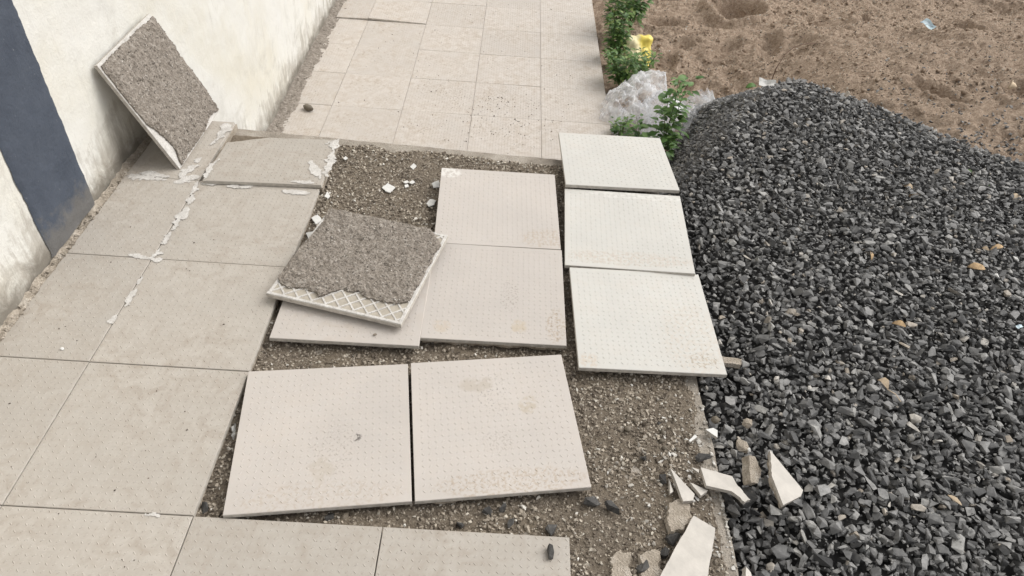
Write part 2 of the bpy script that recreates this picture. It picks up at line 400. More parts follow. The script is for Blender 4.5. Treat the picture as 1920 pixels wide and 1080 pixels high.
def rotmats(n, tilt, r):
    yaw = r.uniform(0, 2*np.pi, n); ax = r.uniform(0, 2*np.pi, n); an = r.normal(0, tilt, n)
    K = np.stack([np.cos(ax), np.sin(ax), np.zeros(n)], 1); c = np.cos(an)[:, None, None]; s = np.sin(an)[:, None, None]
    kx = np.zeros((n, 3, 3)); kx[:, 0, 2] = K[:, 1]; kx[:, 1, 2] = -K[:, 0]; kx[:, 2, 0] = -K[:, 1]; kx[:, 2, 1] = K[:, 0]
    R1 = np.eye(3)[None]+s*kx+(1-c)*(kx@kx)
    Z = np.zeros((n, 3, 3)); Z[:, 0, 0] = np.cos(yaw); Z[:, 0, 1] = -np.sin(yaw); Z[:, 1, 0] = np.sin(yaw); Z[:, 1, 1] = np.cos(yaw); Z[:, 2, 2] = 1
    return R1@Z
def scatter(name, P, S, tilt, protos, mat, r, parent=None, smooth=False):
    P = np.asarray(P); S = np.asarray(S); n = len(P); R = rotmats(n, tilt, r); pick = r.integers(0, len(protos), n); Vs, Fs, off = [], [], 0
    for i, (pv, pf) in enumerate(protos):
        q = np.where(pick == i)[0]
        if not len(q): continue
        sc = S[q][:, None, None] if S.ndim == 1 else S[q][:, None, :]
        V = np.einsum('nij,nkj->nki', R[q], pv[None]*sc)+P[q][:, None, :]
        Vs.append(V.reshape(-1, 3)); Fs.append((pf[None]+(np.arange(len(q))*len(pv))[:, None, None]).reshape(-1, 3)+off); off += len(q)*len(pv)
    return np_mesh(name, np.concatenate(Vs), np.concatenate(Fs), mat, parent, smooth)

# ================================================================== THE SETTING
# ---------------- ground: one sheet, fine where the camera sees it
GX0, GX1, GY0, GY1 = 3.9, 14.5, 3.2, 15.5
def axis(a, b, h, lo, hi):
    c = list(np.arange(a, b+h/2, h)); s = h
    q = a
    pre = []
    while q > lo: s *= 1.35; q -= s; pre.append(q)
    s = h; q = c[-1]; post = []
    while q < hi: s *= 1.35; q += s; post.append(q)
    return np.array(pre[::-1]+c+post)
def heap_edge(x):              # far foot line of the crest of the gravel heap
    return np.interp(x, [3.6, 4.1, 4.5, 4.8, 5.25, 5.79, 6.39, 7.34, 7.65, 9], [3.2, 3.60, 4.20, 4.80, 5.50, 5.85, 5.42, 4.55, 4.4, 4.05])
def sand_h(x, y):
    z = -1.70+1.25*sstep(5.6, 8.0, x)*sstep(13, 6.5, y)*.85+.22*sstep(6, 12, x)
    near = sstep(30, 16, np.hypot(x-8, y-8))
    z = z+near*(.16*fbm(x*.7, y*.7, 3, 3)+.12*fbm(x*1.7, y*2.3, 11, 4)-.05*np.abs(fbm(x*3.6, y*5, 23, 3))+.035*fbm(x*9, y*11, 29, 3)+.042*fbm(x*18, y*20, 31, 3))
    for hx, hy, r, d in ((6.80, 11.95, .40, .62), (12.7, 13.7, .5, .35), (9.2, 9.6, .5, .12), (8.2, 11.0, .35, .12), (10.6, 10.6, .6, .14), (7.0, 9.8, .4, .1)):
        q = np.hypot((x-hx), (y-hy)*.9)/r
        z = z-d*np.exp(-q*q*1.3)+d*.35*np.exp(-((q-1.5)/.35)**2)
    fr = random.Random(12)
    for _ in range(30):                          # trodden dents
        hx, hy, an = fr.uniform(5, 13.5), fr.uniform(6.8, 14), fr.uniform(0, 3.14); ca, sa = math.cos(an), math.sin(an); d = fr.uniform(.06, .14)
        m = np.abs(x-hx) < 1.2
        if not m.any(): continue
        u, q = (x-hx)*ca+(y-hy)*sa, -(x-hx)*sa+(y-hy)*ca; e = np.sqrt((u/.36)**2+(q/.17)**2)
        z = z-d*sstep(1.1, .55, e)+d*.35*np.exp(-((e-1.35)/.22)**2)
    return np.where(x < 4.03, np.minimum(z-.10, -2.05), z-.10*sstep(4.6, 4.05, x))
xs = axis(GX0, GX1, .028, -160, 160); ys = axis(GY0, GY1, .032, -160, 160)
X, Y = np.meshgrid(xs, ys, indexing='ij'); Z = sand_h(X, Y)
g = np_mesh('ground', np.stack([X, Y, Z], -1).reshape(-1, 3)*T, grid_faces(len(xs), len(ys)), M['sand'], None, True)
kind(g, 'structure', 'brown sandy ground')
# coarse grains lying in the sand
n = 9000; px = rng.uniform(4.3, 13.5, n); py = rng.uniform(6.5, 14.0, n)
P = np.stack([px, py, sand_h(px, py)+.004], 1)*T
prot_round = proto_list(10, 12, 50, (1, .85, .65)); prot_ang = chip_list(60, 90, (.95, .64, .38)); prot_tiny = proto_list(8, 7, 70, (1, .85, .7))
sg = scatter('sand_pebbles', P, rng.uniform(.0025, .0075, n)*rng.choice([1, 1, 1.5], n), .6, prot_tiny, M['grit'], rng)
kind(sg, 'stuff', 'small pebbles strewn over the brown sand')

n = 5200; px = rng.uniform(4.4, 13.5, n); py = rng.uniform(6.3, 14.0, n); ok = vnoise(px*.9, py*.9, 88)+.5*vnoise(px*3, py*3, 89) > .62; px, py = px[ok], py[ok]
sz = .005+.017*rng.random(len(px))**3
o = scatter('sand_clods', np.stack([px*T, py*T, sand_h(px, py)*T+sz*.05], 1), sz, .5, prot_round, M['sand'], rng, None, True); kind(o, 'stuff', 'crumbly clods lying on the brown sand')
# ---------------- raised walkway: concrete slab
SX0, SX1 = -.66, 3.93
def slab_end(x): return 4.0-.055*(x+.2)
plat = empty('walkway_platform', (0, 0, 0)); kind(plat, 'structure', 'raised concrete walkway with tiles being relaid')
nseg = 150; prof = []
edge = []
for i in range(nseg+1):                      # rough right-hand edge, then rough far edge
    y = -2.4+(slab_end(SX1)+2.4)*i/nseg; edge.append((SX1+.022*float(fbm(y*3, 0., 5, 4))-.01, y))
for i in range(1, nseg+1):
    x = SX1+(SX0-SX1)*i/nseg; edge.append((x, slab_end(x)+.012*float(fbm(x*4, 3., 9, 4))))
edge.append((SX0, -2.4))
epoly = [(a*T, b*T) for a, b in edge]
sl_o = prism('slab', epoly, -1.80*T, -.082*T, M['concrete'], plat, .004)
def soil_top(x, y):
    z = -.066+.018*fbm(x*2.2, y*2.2, 41, 4)+.013*fbm(x*8, y*8, 47, 3)+.006*fbm(x*34, y*34, 53, 3)
    e = sstep(.13, .0, 3.93-x+.05*fbm(x*3, y*5, 61, 3))            # soil worn away from the slab edges
    e2 = sstep(.17, .02, slab_end(x)-y+.06*fbm(x*4, y*4, 67, 4))
    return z-.055*np.maximum(e, e2)
xs = np.arange(.90, 3.93, .0105); ys = np.arange(-.9, 4.0, .0115)
X, Y = np.meshgrid(xs, ys, indexing='ij'); Z = soil_top(X, Y)
cx = (X[:-1, :-1]+X[1:, 1:])/2; cy = (Y[:-1, :-1]+Y[1:, 1:])/2
keep = cy < slab_end(cx)-.03
V, Fq = compact(np.stack([X, Y, Z], -1).reshape(-1, 3)*T, grid_faces(len(xs), len(ys), keep))
so_ = np_mesh('soil_bed', V, Fq, M['soil'], plat, True)
xs = np.arange(-.66, .92, .02); ys = np.arange(2.9, 4.0, .02); X, Y = np.meshgrid(xs, ys, indexing='ij')
np_mesh('soil_bed', np.stack([X, Y, soil_top(X, Y)-.004], -1).reshape(-1, 3)*T, grid_faces(len(xs), len(ys)), M['soil'], plat, True)
n = 70000; px = rng.uniform(.95, 3.9, n); py = rng.uniform(-.88, 3.92, n)
ok = (soil_top(px, py) > -.10) & (py < slab_end(px)-.05); px, py = px[ok], py[ok]; n = len(px)
sz = (.0018+.0052*rng.random(n)**2.4)*(.75+.5*vnoise(px*4, py*4, 77))*np.where(rng.random(n) < .006, 1.7, 1)
gr = scatter('soil_grit', np.stack([px*T, py*T, soil_top(px, py)*T+sz*.25], 1), sz, .6, prot_tiny, M['grit'], rng)
kind(gr, 'stuff', 'coarse sandy grit of the exposed bedding')
v, f = [], []
box(v, f, -.66*T+.002, 1.0*T-.004, -2.3*T, 3.0*T-.004, -.081*T, -.0305*T); box(v, f, 1.0*T-.002, 3.0*T-.012, -2.3*T, -.02*T, -.0805*T, -.0308*T)
box(v, f, -.64*T, .01*T, 3.0*T, 3.97*T, -.0812*T, -.0306*T)
mesh_obj('mortar_bed', v, f, M['mortar_pale'], plat)

# laid tiles of the raised walkway
h = T*.5-.0013
sq = [(-h, -h), (h, -h), (h, h), (-h, h)]
me_laid = tile_mesh('tile', sq, M['laid'], ox=-T/2, oy=-T/2)
def laid(i, j, me=me_laid, dz=0., tx=0., ty=0., parent=plat, zz=0., dx=0., dy=0.):
    o = bpy.data.objects.new('tile', me); link(o, parent)
    o.location = ((i+.5+dx)*T, (j+.5+dy)*T, zz*T+dz); o.rotation_euler = (tx, ty, 0); return o
jr = random.Random(3)
for i, j in [(0, 0), (0, 1), (0, 2), (0, -1), (1, -1), (2, -1), (0, -2), (1, -2), (2, -2)]:
    laid(i, j, dz=jr.uniform(-.0006, .0006), tx=jr.uniform(-.002, .002), ty=jr.uniform(-.002, .002))
def cut_poly(x0, x1, y0, y1): return [(x0, y0), (x1, y0), (x1, y1), (x0, y1)]
c0 = (-.59+.5)*T-T*0
for j in (-2, -1, 0, 1, 2, 3):
    pl = cut_poly((-.585)*T+.5*T, h, -h, h if j < 3 else .955*T-T*.5)
    pl = [(a-.0, b) for a, b in pl]
    pl = [((-1.085+.5+.5)*T*0+(-.112 if k in (0, 3) else .5)*T-(.001 if k in (1, 2) else 0), p[1]) for k, p in enumerate(pl)]
    pl = jag(pl, (3,), .0022, 70+j, .02)
    laid(-1, j, tile_mesh('tile', pl, M['laid'], ox=-T/2, oy=-T/2), dz=jr.uniform(-.0005, .0005), tx=jr.uniform(-.002, .002))
# ---------------- lower walkway
low = empty('lower_walkway', (0, 0, ZL*T)); kind(low, 'structure', 'lower tiled walkway beyond the step')
v, f = [], []; box(v, f, -.66*T, 4.0*T, 3.6*T, 15*T, -.45*T, -.031*T); mesh_obj('slab', v, f, M['concrete'], low)
h2 = T*.5-.0008; sq2 = [(-h2, -h2), (h2, -h2), (h2, h2), (-h2, h2)]
me_low = tile_mesh('tile', sq2, M['low'], ox=-T/2, oy=-T/2)
RO = .30
plc = [(-.0-.5*T*0+(-.05)*T, -h), (h, -h), (h, h), (-.05*T, h)]
for j in range(5, 14):
    for i in range(0, 4):
        tx, ty, dz = jr.uniform(-.0035, .0035), jr.uniform(-.0035, .0035), jr.uniform(-.0006, .0006)
        if (i, j) == (0, 10): tx, ty, dz = -.018, .030, .0080
        laid(i, j, me_low, dz, tx, ty, low, dx=.023, dy=RO)
    tx, ty, dz = jr.uniform(-.003, .003), jr.uniform(-.003, .003), 0
    if j == 10: tx, ty, dz = -.016, -.02, .0055
    pl = jag(plc, (3,), .0025, 170+j, .02)
    laid(-1, j, tile_mesh('tile', pl, M['low'], ox=-T/2, oy=-T/2), dz, tx, ty, low, dx=.023, dy=RO)
# rough mortar fillet between wall and tiles
def fillet(name, y0, y1, x0, x1, z, amp, seed, mat, parent, step=.012):
    xs = np.arange(x0, x1+1e-6, step); ys = np.arange(y0, y1, step); X, Y = np.meshgrid(xs, ys, indexing='ij')
    t = (X-x0)/(x1-x0)
    Zf = z+amp*fbm(X*6, Y*6, seed, 4)+amp*.7*fbm(X*22, Y*22, seed+5, 3)+amp*1.4*(1-t)**2-amp*2.2*sstep(.7, 1, t+.25*fbm(Y*3, X*3, seed+9, 3))
    return np_mesh(name, np.stack([X, Y, Zf], -1).reshape(-1, 3)*T, grid_faces(len(xs), len(ys)), mat, parent, False)
fillet('mortar_fillet', 3.7, 14.5, -.67, -.40, .004, .020, 300, M['mortar'], low)
fillet('mortar_fillet', -2.3, 3.99, -.67, -.590, -.012, .022, 320, M['mortar_pale'], plat, .010)

# ---------------- wall
wall = empty('plaster_wall', (WX*T, 5*T, 0)); tag(wall, 'white limewashed plaster wall, dirty along its foot, beside the walkway', 'wall')
W0 = Vector((WX*T, 5*T, 0))
ys = np.concatenate([np.arange(-3, 1.2, .05), np.arange(1.2, 11.5, .026), np.arange(11.5, 40, .4)])
zs = np.concatenate([np.arange(-1.75, 2.0, .026), np.arange(2.0, 7.01, .25)])
Yg, Zg = np.meshgrid(ys, zs, indexing='ij')
hf = np.where(Yg > 4, Zg-ZL, Zg)
Xg = .012*fbm(Yg*1.1, Zg*1.1, 401, 4)+.007*fbm(Yg*6, Zg*6, 407, 4)+.010*fbm(Yg*14, Zg*14, 409, 3)*sstep(.5, .0, hf)-.006
Vw = np.stack([Xg, Yg-5, Zg], -1).reshape(-1, 3)*T
o = np_mesh('wall_face', Vw, grid_faces(len(ys), len(zs)), M['wall'], wall, True); o.data.flip_normals() if False else None
v, f = [], []; box(v, f, -.6*T, -.03*T, -8.2*T, 35*T, -1.9*T, 7.02*T); mesh_obj('wall_core', v, f, M['wall'], wall)
# painted band, a hair proud of the plaster, with ragged brush edges
zz = np.arange(.03, 7.0, .025); by0, by1 = 1.91, 2.575
bl = by0-5+.022*fbm(zz*6, zz*0, 431, 5, .7); br = by1-5+.020*fbm(zz*6, zz*0+7, 437, 5, .7)
k_ = 26; tt = np.linspace(0, 1, k_)
Yb = bl[:, None]*(1-tt)+br[:, None]*tt; Zb = np.repeat(zz[:, None], k_, 1)
Xb = .012*fbm((Yb+5)*1.1, Zb*1.1, 401, 4)+.007*fbm((Yb+5)*6, Zb*6, 407, 4)+.012-.012*((tt == 0) | (tt == 1))+.003*fbm(Yb*20, Zb*20, 3, 2)
Xb = Xb+.010*fbm((Yb+5)*14, Zb*14, 409, 3)*sstep(.5, .0, Zb)
np_mesh('painted_band', np.stack([Xb, Yb, Zb], -1).reshape(-1, 3)*T, grid_faces(len(zz), k_), M['band'], wall, True)

# ---------------- gravel heap
def heap_h(x, y):
    p = -.02+.13*np.exp(-(((x-5.7)/1.3)**2+((y-3.9)/1.6)**2))-.09*sstep(2.4, -.6, y)+.035*fbm(x*1.4, y*1.4, 501, 3)
    p = p-.13*sstep(4.55, 3.98, x)
    d = y-(heap_edge(x)-.35); d = np.where(d > 0, d, 0)
    p = p-(.62+.30*sstep(5.4, 4.5, x))*(np.sqrt(d*d+.02)-.1414)
    p = p-.55*np.maximum(0, x-8.2)
    return p
heap_mats = M['basalt']
xs = np.arange(3.93, 10.6, .05); ys = np.arange(-1.9, 8.6, .05); X, Y = np.meshgrid(xs, ys, indexing='ij')
Zh = np.maximum(heap_h(X, Y)-.055, -1.95)
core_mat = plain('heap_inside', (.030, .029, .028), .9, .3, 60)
def layer(sp, dz, frac, smin, smax, seed):
    r = np.random.default_rng(seed); s = sp/T
    gx, gy = np.meshgrid(np.arange(3.95, 8.6, s), np.arange(-1.0, 8.0, s*.88), indexing='ij')
    gx = gx+(np.arange(gx.shape[1]) % 2)[None]*s*.5
    gx = (gx+r.uniform(-.42, .42, gx.shape)*s).ravel(); gy = (gy+r.uniform(-.42, .42, gy.shape)*s).ravel()
    k = (r.random(len(gx)) < frac) & (heap_h(gx, gy) > sand_h(gx, gy)-.05) & (gy < heap_edge(gx)+2.2)
    # stones stay clear of the slab edge and of the loose tiles that overhang it
    k &= gx > 3.975+.0*gy
    gx, gy = gx[k], gy[k]
    sz = (smin+(smax-smin)*r.random(len(gx))**1.7)
    big = sstep(2.2, 0.0, gy)*.14+.93
    sz = sz*big*.90
    z = heap_h(gx, gy)*T+dz+r.uniform(-.003, .005, len(gx))
    over = (gx < 4.12) & (gy > 1.1); z = np.where(over, np.minimum(z, -.115*T-sz*.35), z)
    return np.stack([gx*T, gy*T, z], 1), sz
Ps, Ss = zip(layer(.023, -.012, 1, .012, .019, 1), layer(.0222, 0.0, 1, .0072, .0215, 2), layer(.025, .008, .74, .0065, .0265, 3), layer(.015, .004, .6, .0028, .0065, 4))
hp = scatter('gravel_heap', np.concatenate(Ps), np.concatenate(Ss), .55, prot_ang, M['basalt'], rng)
kind(hp, 'stuff', 'heap of dark grey crushed stone beside the walkway')
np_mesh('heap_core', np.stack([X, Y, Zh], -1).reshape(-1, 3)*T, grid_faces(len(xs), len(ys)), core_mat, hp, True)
# small stones thinning out where the heap runs into the sand
r9 = np.random.default_rng(99); n = 3400
px = r9.uniform(5.5, 10.2, n); py = heap_edge(px)+r9.exponential(.45+.35*sstep(6.5, 9, px), n)+.25
P = np.stack([px, py, np.maximum(sand_h(px, py), heap_h(px, py))+.012], 1)*T
ed = scatter('scattered_gravel', P, r9.uniform(.004, .013, n), .7, prot_ang, M['basalt'], r9); kind(ed, 'stuff', 'loose dark stones thinning out into the sand')

# ================================================================== LOOSE TILES
def loose_tile(name, c, yaw, tx, ty, mat, label, bed=None, seed=0, group=None, size=.988):
    """c centre of the top face; bed (inset, thickness) = old mortar still stuck below"""
    t = empty(name, Vector(c)*T); t.rotation_mode = 'XYZ'
    Rm = Matrix.Rotation(yaw, 3, 'Z') @ Matrix.Rotation(ty, 3, 'Y') @ Matrix.Rotation(tx, 3, 'X'); t.rotation_euler = Rm.to_euler()
    tag(t, label, 'floor tile', group); a = size*T/2
    pl = [(-a, -a), (a, -a), (a, a), (-a, a)]
    link(bpy.data.objects.new('ceramic_plate', tile_mesh('ceramic_plate', pl, mat, ox=-T/2, oy=-T/2)), t)
    if bed:
        bmat = M['mortar_pale'] if seed in (3, 5, 7) else M['mortar']
        b = a-bed[0]*T; q = jag([(-b, -b), (b, -b), (b, b), (-b, b)], (0, 1, 2, 3), .0035, seed, .009)
        prism('mortar_bed', q, -TH-bed[1]*T, -TH-.0003, bmat, t, -.002)
    return t
L1 = tile_mat('loose_tile_scuffed', LOOSE, (.50, .43, .36), .30, ((.02, -.05, (.06, .09), MUD, .35, 160, .60), (.075, -.02, .012, BLACK, .8, 120, .5), (.0, -.10, .035, STAIN, .6, 40, .45), (0.0, -.17, (.20, .045), (.40, .33, .26), .5, 110, .55)))
L2 = tile_mat('loose_tile_stained', LOOSE, (.50, .43, .36), .25, ((.005, .075, (.045, .075), BLACK, .6, 150, .64), (-.035, .115, (.05, .028), STAIN, .7, 35, .42), (.085, .040, .030, (.44, .38, .30), .75, 70, .47), (.02, -.17, (.20, .04), (.38, .30, .22), .6, 120, .54), (0, -.06, (.04, .04), MUD, .4, 150, .6)))
L3 = tile_mat('loose_tile_ringed', LOOSE, (.50, .43, .36), .22, ((.068, -.135, .028, (.47, .40, .31), .8, 60, .45), (-.143, -.150, .028, (.48, .41, .33), .7, 60, .45), (.04, -.02, (.03, .07), MUD, .5, 150, .60), (.17, -.13, (.03, .08), (.36, .28, .20), .65, 130, .54)))
L4 = tile_mat('loose_tile_sandy', LOOSE, (.50, .43, .36), .25, ((.15, -.15, (.09, .05), SAND, .6, 110, .52), (-.17, .17, (.05, .03), (.72, .70, .66), .7, 60, .48)))
P2 = tile_mat('pale_tile_sandy', PALE, (.55, .46, .37), .2, ((0, -.15, (.24, .035), (.50, .43, .36), .55, 90, .50), (.05, .18, (.2, .02), (.72, .70, .66), .5, 60, .5)), speck=.2)
P3 = tile_mat('pale_tile_dusty', PALE, (.55, .46, .37), .2, ((.13, -.08, (.10, .16), (.52, .46, .39), .5, 90, .52), (.14, -.15, (.05, .03), (.36, .29, .21), .7, 130, .55), (-.17, -.17, (.03, .03), (.5, .4, .3), .5, 90, .5)), speck=.2)
loose_tile('loose_floor_tile', (3.540, 3.690, .041), .0315, -.080, .005, M['pale'], 'clean pale loose tile jutting past the step, farthest of the right-hand three', (.07, .03), 1)
loose_tile('loose_floor_tile', (3.538, 2.668, .048), -.026, .013, -.020, P2, 'pale loose tile with sandy smear, middle of the right-hand three by the gravel', (.06, .035), 2)
loose_tile('loose_floor_tile', (3.573, 1.677, .030), .029, .0045, .015, P3, 'pale loose tile with sandy right corner, nearest of the right-hand three', (.03, .035), 3)
loose_tile('loose_floor_tile', (2.497, 2.862, .040), .034, .0306, .015, L4, 'beige loose tile on bare soil behind the tile with two round stains', (.05, .035), 4)
loose_tile('loose_floor_tile', (2.524, 1.868, .018), .010, .018, 0, L3, 'beige loose tile with two round stains near its front edge', (.012, .03), 5)
loose_tile('loose_floor_tile', (1.572, .560, .024), .1536, .0056, .0118, L1, 'skewed beige loose tile beside the wedge of bare soil', (.02, .03), 6)
loose_tile('loose_floor_tile', (2.566, .710, .026), .1507, .015, -.006, L2, 'skewed beige loose tile with black scuffs and one round stain', (.02, .035), 7)
loose_tile('loose_floor_tile', (1.542, 1.781, .020), -.0019, .016, -.012, M['loose'], 'beige loose tile lying beneath the overturned mortar-caked tile', (.03, .03), 8)

# tile turned over on its face: ribbed back with a crust of mortar
def mortar_crust(name, parent, a, inside, thick, seed, res=110, mat=None, over=.0, z0=0.0):
    s = np.linspace(-a-over, a+over, res); X, Y = np.meshgrid(s, s, indexing='ij')
    m = inside(X/a, Y/a)                       # >0 inside
    hgt = z0+thick*(.55+.45*sstep(0, .10, m))+.0024*fbm(X*18, Y*18, seed, 3)+.0026*fbm(X*95, Y*95, seed+3, 2)-.0036*sstep(.35, .75, fbm(X*42, Y*42, seed+5, 2))+.0014*fbm(X*200, Y*200, seed+7, 1)-thick*.3*sstep(.35, .0, m)*np.abs(fbm(X*60, Y*60, seed+8, 2))
    hgt = np.maximum(hgt, z0+.001)
    keepv = m > 0; keep = keepv[:-1, :-1] & keepv[1:, :-1] & keepv[1:, 1:] & keepv[:-1, 1:]
    V = np.stack([X, Y, hgt], -1).reshape(-1, 3); Fq = grid_faces(res, res, keep)
    # skirt down to the tile along the broken rim
    Ed = np.concatenate([Fq[:, [0, 1]], Fq[:, [1, 2]], Fq[:, [2, 3]], Fq[:, [3, 0]]]); key = np.sort(Ed, 1)
    u, inv, cnt = np.unique(key, axis=0, return_inverse=True, return_counts=True); rim = Ed[cnt[inv.ravel()] == 1]
    n0 = len(V); low_ = V.copy(); low_[:, 2] = z0-.002; V2 = np.concatenate([V, low_])
    sk = np.stack([rim[:, 1], rim[:, 0], rim[:, 0]+n0, rim[:, 1]+n0], 1)
    V3, F3 = compact(V2, np.concatenate([Fq, sk])); o = np_mesh(name, V3, F3, mat or M['mortar'], parent, False)
    rr = np.random.default_rng(seed); idx = np.unique(Fq); idx = rr.choice(idx, 5200); P = V[idx]+np.stack([rr.uniform(-.001, .001, 5200), rr.uniform(-.001, .001, 5200), np.zeros(5200)], 1)
    q = scatter('crust_grains', P, .0010+.0034*rr.random(5200)**3, .7, prot_tiny, M['crust_grain'], rr, o); q['kind'] = 'stuff'
    return o
fl = empty('overturned_tile', Vector((1.539, 1.995, .090))*T, (.018, -.008, -.2324))
tag(fl, 'overturned tile caked in grey mortar, ribbed back showing, lying on another tile', 'floor tile')
a = .494*T
M['back'] = plain('tile_back', (.40, .36, .30), .85, .15, 50)
link(bpy.data.objects.new('ceramic_plate', tile_mesh('ceramic_plate', [(-a, -a), (a, -a), (a, a), (-a, a)], M['back'], bumps=False)), fl)
v, f = [], []                                    # raised diamond ribs and white rim
def bar(p, q, wd, z1):
    p, q = Vector(p), Vector(q); d = (q-p).normalized(); nn = Vector((-d.y, d.x))*wd/2; b = len(v)
    for z, k in ((-.0004, 1.0), (z1, .7)):
        for s in ((p+nn*k), (q+nn*k), (q-nn*k), (p-nn*k)): v.append((s.x, s.y, z))
    f.extend([(b+4, b+7, b+6, b+5), (b, b+4, b+5, b+1), (b+1, b+5, b+6, b+2), (b+2, b+6, b+7, b+3), (b+3, b+7, b+4, b)])
lim = a-.010; sp = .041
for k in np.arange(-2*lim+.012, 2*lim, sp):
    lo, hi = max(-lim, -lim-k), min(lim, lim-k)
    if hi-lo > .01:
        bar((lo, lo+k), (hi, hi+k), .0062, .0018); bar((lo, -lo-k), (hi, -hi-k), .0062, .00195)
for s in (-1, 1):
    bar((-a+.001, s*(a-.006)), (a-.001, s*(a-.006)), .0105, .0021); bar((s*(a-.006), -a+.001), (s*(a-.006), a-.001), .0105, .0022)
mesh_obj('back_ribs', v, f, M['cement'], fl)
def fl_in(u, w_):
    front = np.interp(u, [-1, -.75, -.5, -.27, -.04, .2, .39, .62, .8, .96, 1.1], [-.72, -.82, -.76, -.83, -.62, -.60, -.67, -.70, -.66, -.52, -.5])+.05*fbm(u*9, u*0, 611, 3)
    m = np.minimum(w_-front, .965+.03*fbm(w_*6, u*0, 613, 3)-u-.06*sstep(-.2, -.8, w_))
    m = np.minimum(m, u+1.0-.06*np.abs(fbm(w_*4, u*0+5, 617, 3))-.05*sstep(.2, .6, w_)*sstep(1, .6, w_))
    m = np.minimum(m, 1.03+.03*fbm(u*5, u*0+2, 619, 3)-w_)
    return np.minimum(m, 1.72+.05*fbm(u*8, w_*8, 623, 2)-u-w_)
mortar_crust('mortar_crust', fl, a, fl_in, .0085, 630, 190, None, .006, .0022)

# tile leaning on the wall, mortar side out
BL = Vector((-.205, 3.135, .006)); e1 = Vector((.006, 1, -.0)).normalized(); e2 = Vector((-.405, -.0, .905)); e2 = (e2-e1*e2.dot(e1)).normalized(); e3 = e1.cross(e2)
ctr = (BL+(e1+e2)*.494)*T
ln = empty('leaning_tile', ctr); ln.rotation_euler = Matrix((e1, e2, e3)).transposed().to_euler()
tag(ln, 'tile leaning on the white wall with its mortar-caked back facing out', 'floor tile')
link(bpy.data.objects.new('ceramic_plate', tile_mesh('ceramic_plate', [(-a, -a), (a, -a), (a, a), (-a, a)], M['cement'], bumps=False)), ln)
def ln_in(u, w_):
    m = np.minimum(u+.965+.035*fbm(w_*4, u*0, 701, 4)-.13*sstep(-.05, -.45, w_)*sstep(-1.0, -.6, w_)-.05*sstep(-.3, -.8, w_), 1.02+.04*fbm(w_*5, u*0, 703, 4)-u)
    m = np.minimum(m, .955+.035*fbm(u*4, u*0, 707, 4)-w_); m = np.minimum(m, w_+.985-.05*np.abs(fbm(u*5, u*0, 709, 3))-.06*sstep(.3, .6, u)*sstep(1, .7, u))
    return np.minimum(m, 1.90+.05*fbm(u*7, w_*7, 711, 2)-u+w_*.95)
mortar_crust('mortar_crust', ln, a, ln_in, .012, 720, 180, None, .004, .0)

# cut tile with a broken corner and cement smears at the end of the laid strip
pc = [at(*q, .035) for q in ((379, 338), (602, 347), (633, 263), (505, 258), (425, 267))]
cc = sum(pc, Vector())/5
ct = empty('cut_tile', cc*T, (.004, 0, 0)); tag(ct, 'cut tile with broken far corner and white cement smears, by the leaning tile', 'floor tile')
pl = [((q.x-cc.x)*T, (q.y-cc.y)*T) for q in pc]; pl = jag(pl, (2, 3), .0012, 31, .012)
link(bpy.data.objects.new('ceramic_plate', tile_mesh('ceramic_plate', pl, M['laid'], ox=-.22, oy=-.2)), ct)
q = [(x_.x+.006, x_.y) for x_ in inset_poly(pl, .006)]
prism('mortar_bed', q, -TH-.022, -TH-.0003, M['mortar_pale'], ct, -.003)

# ---------------- cement smears on the laid tiles
def smear(parent, path, width, seed, z, thr=.0, mat=None, org=Vector((0, 0, 0)), res=.0028, freq=22):
    """ragged film of cement along a path (world tile pitches)"""
    pts = [Vector((p.x, p.y)) for p in path]
    x0 = min(p.x for p in pts)*T-width*2; x1 = max(p.x for p in pts)*T+width*2; y0 = min(p.y for p in pts)*T-width*2; y1 = max(p.y for p in pts)*T+width*2
    xs = np.arange(x0, x1, res); ys = np.arange(y0, y1, res); X, Y = np.meshgrid(xs, ys, indexing='ij'); D = np.full(X.shape, 9.)
    for p, q in zip(pts[:-1], pts[1:]):
        p, q = p*T, q*T; d = q-p; L2_ = max(d.length_squared, 1e-9); t = np.clip(((X-p.x)*d.x+(Y-p.y)*d.y)/L2_, 0, 1)
        D = np.minimum(D, np.hypot(X-p.x-t*d.x, Y-p.y-t*d.y))
    m = .75-D/width*.62+1.5*fbm(X*freq, Y*freq, seed, 4)+.45*fbm(X*freq*4, Y*freq*4, seed+4, 2)-thr
    c = (m[:-1, :-1]+m[1:, 1:])/2 > .45
    if not c.any(): return
    G = np.stack([X-org.x, Y-org.y, np.full(X.shape, z)+.0004*fbm(X*90, Y*90, seed+6, 2)], -1).reshape(-1, 3)
    lab = np.zeros(c.shape, int); n_ = 0                       # every separate patch is a piece of its own
    for i0, j0 in zip(*np.where(c)):
        if lab[i0, j0]: continue
        n_ += 1; st = [(i0, j0)]; lab[i0, j0] = n_
        while st:
            a_, b_ = st.pop()
            for da in (-1, 0, 1):
                for db in (-1, 0, 1):
                    e, f_ = a_+da, b_+db
                    if 0 <= e < c.shape[0] and 0 <= f_ < c.shape[1] and c[e, f_] and not lab[e, f_]: lab[e, f_] = n_; st.append((e, f_))
    for q in range(1, n_+1):
        k_ = lab == q
        if k_.sum() < 14: continue
        V, Fq = compact(G, grid_faces(len(xs), len(ys), k_)); np_mesh('cement_smear', V, Fq, mat or M['cement'], parent, True)
A = lambda *q: [at(a_, b_, 0) for a_, b_ in q]
smear(plat, A((372, 340), (345, 400), (318, 440), (290, 480)), .010, 801, .0017, -.05, freq=34)
smear(plat, A((276, 500), (255, 545), (232, 580), (205, 604)), .006, 803, .0017, -.1, freq=40)
smear(plat, A((245, 330), (310, 338), (372, 343)), .011, 805, .0018, 0, freq=36)
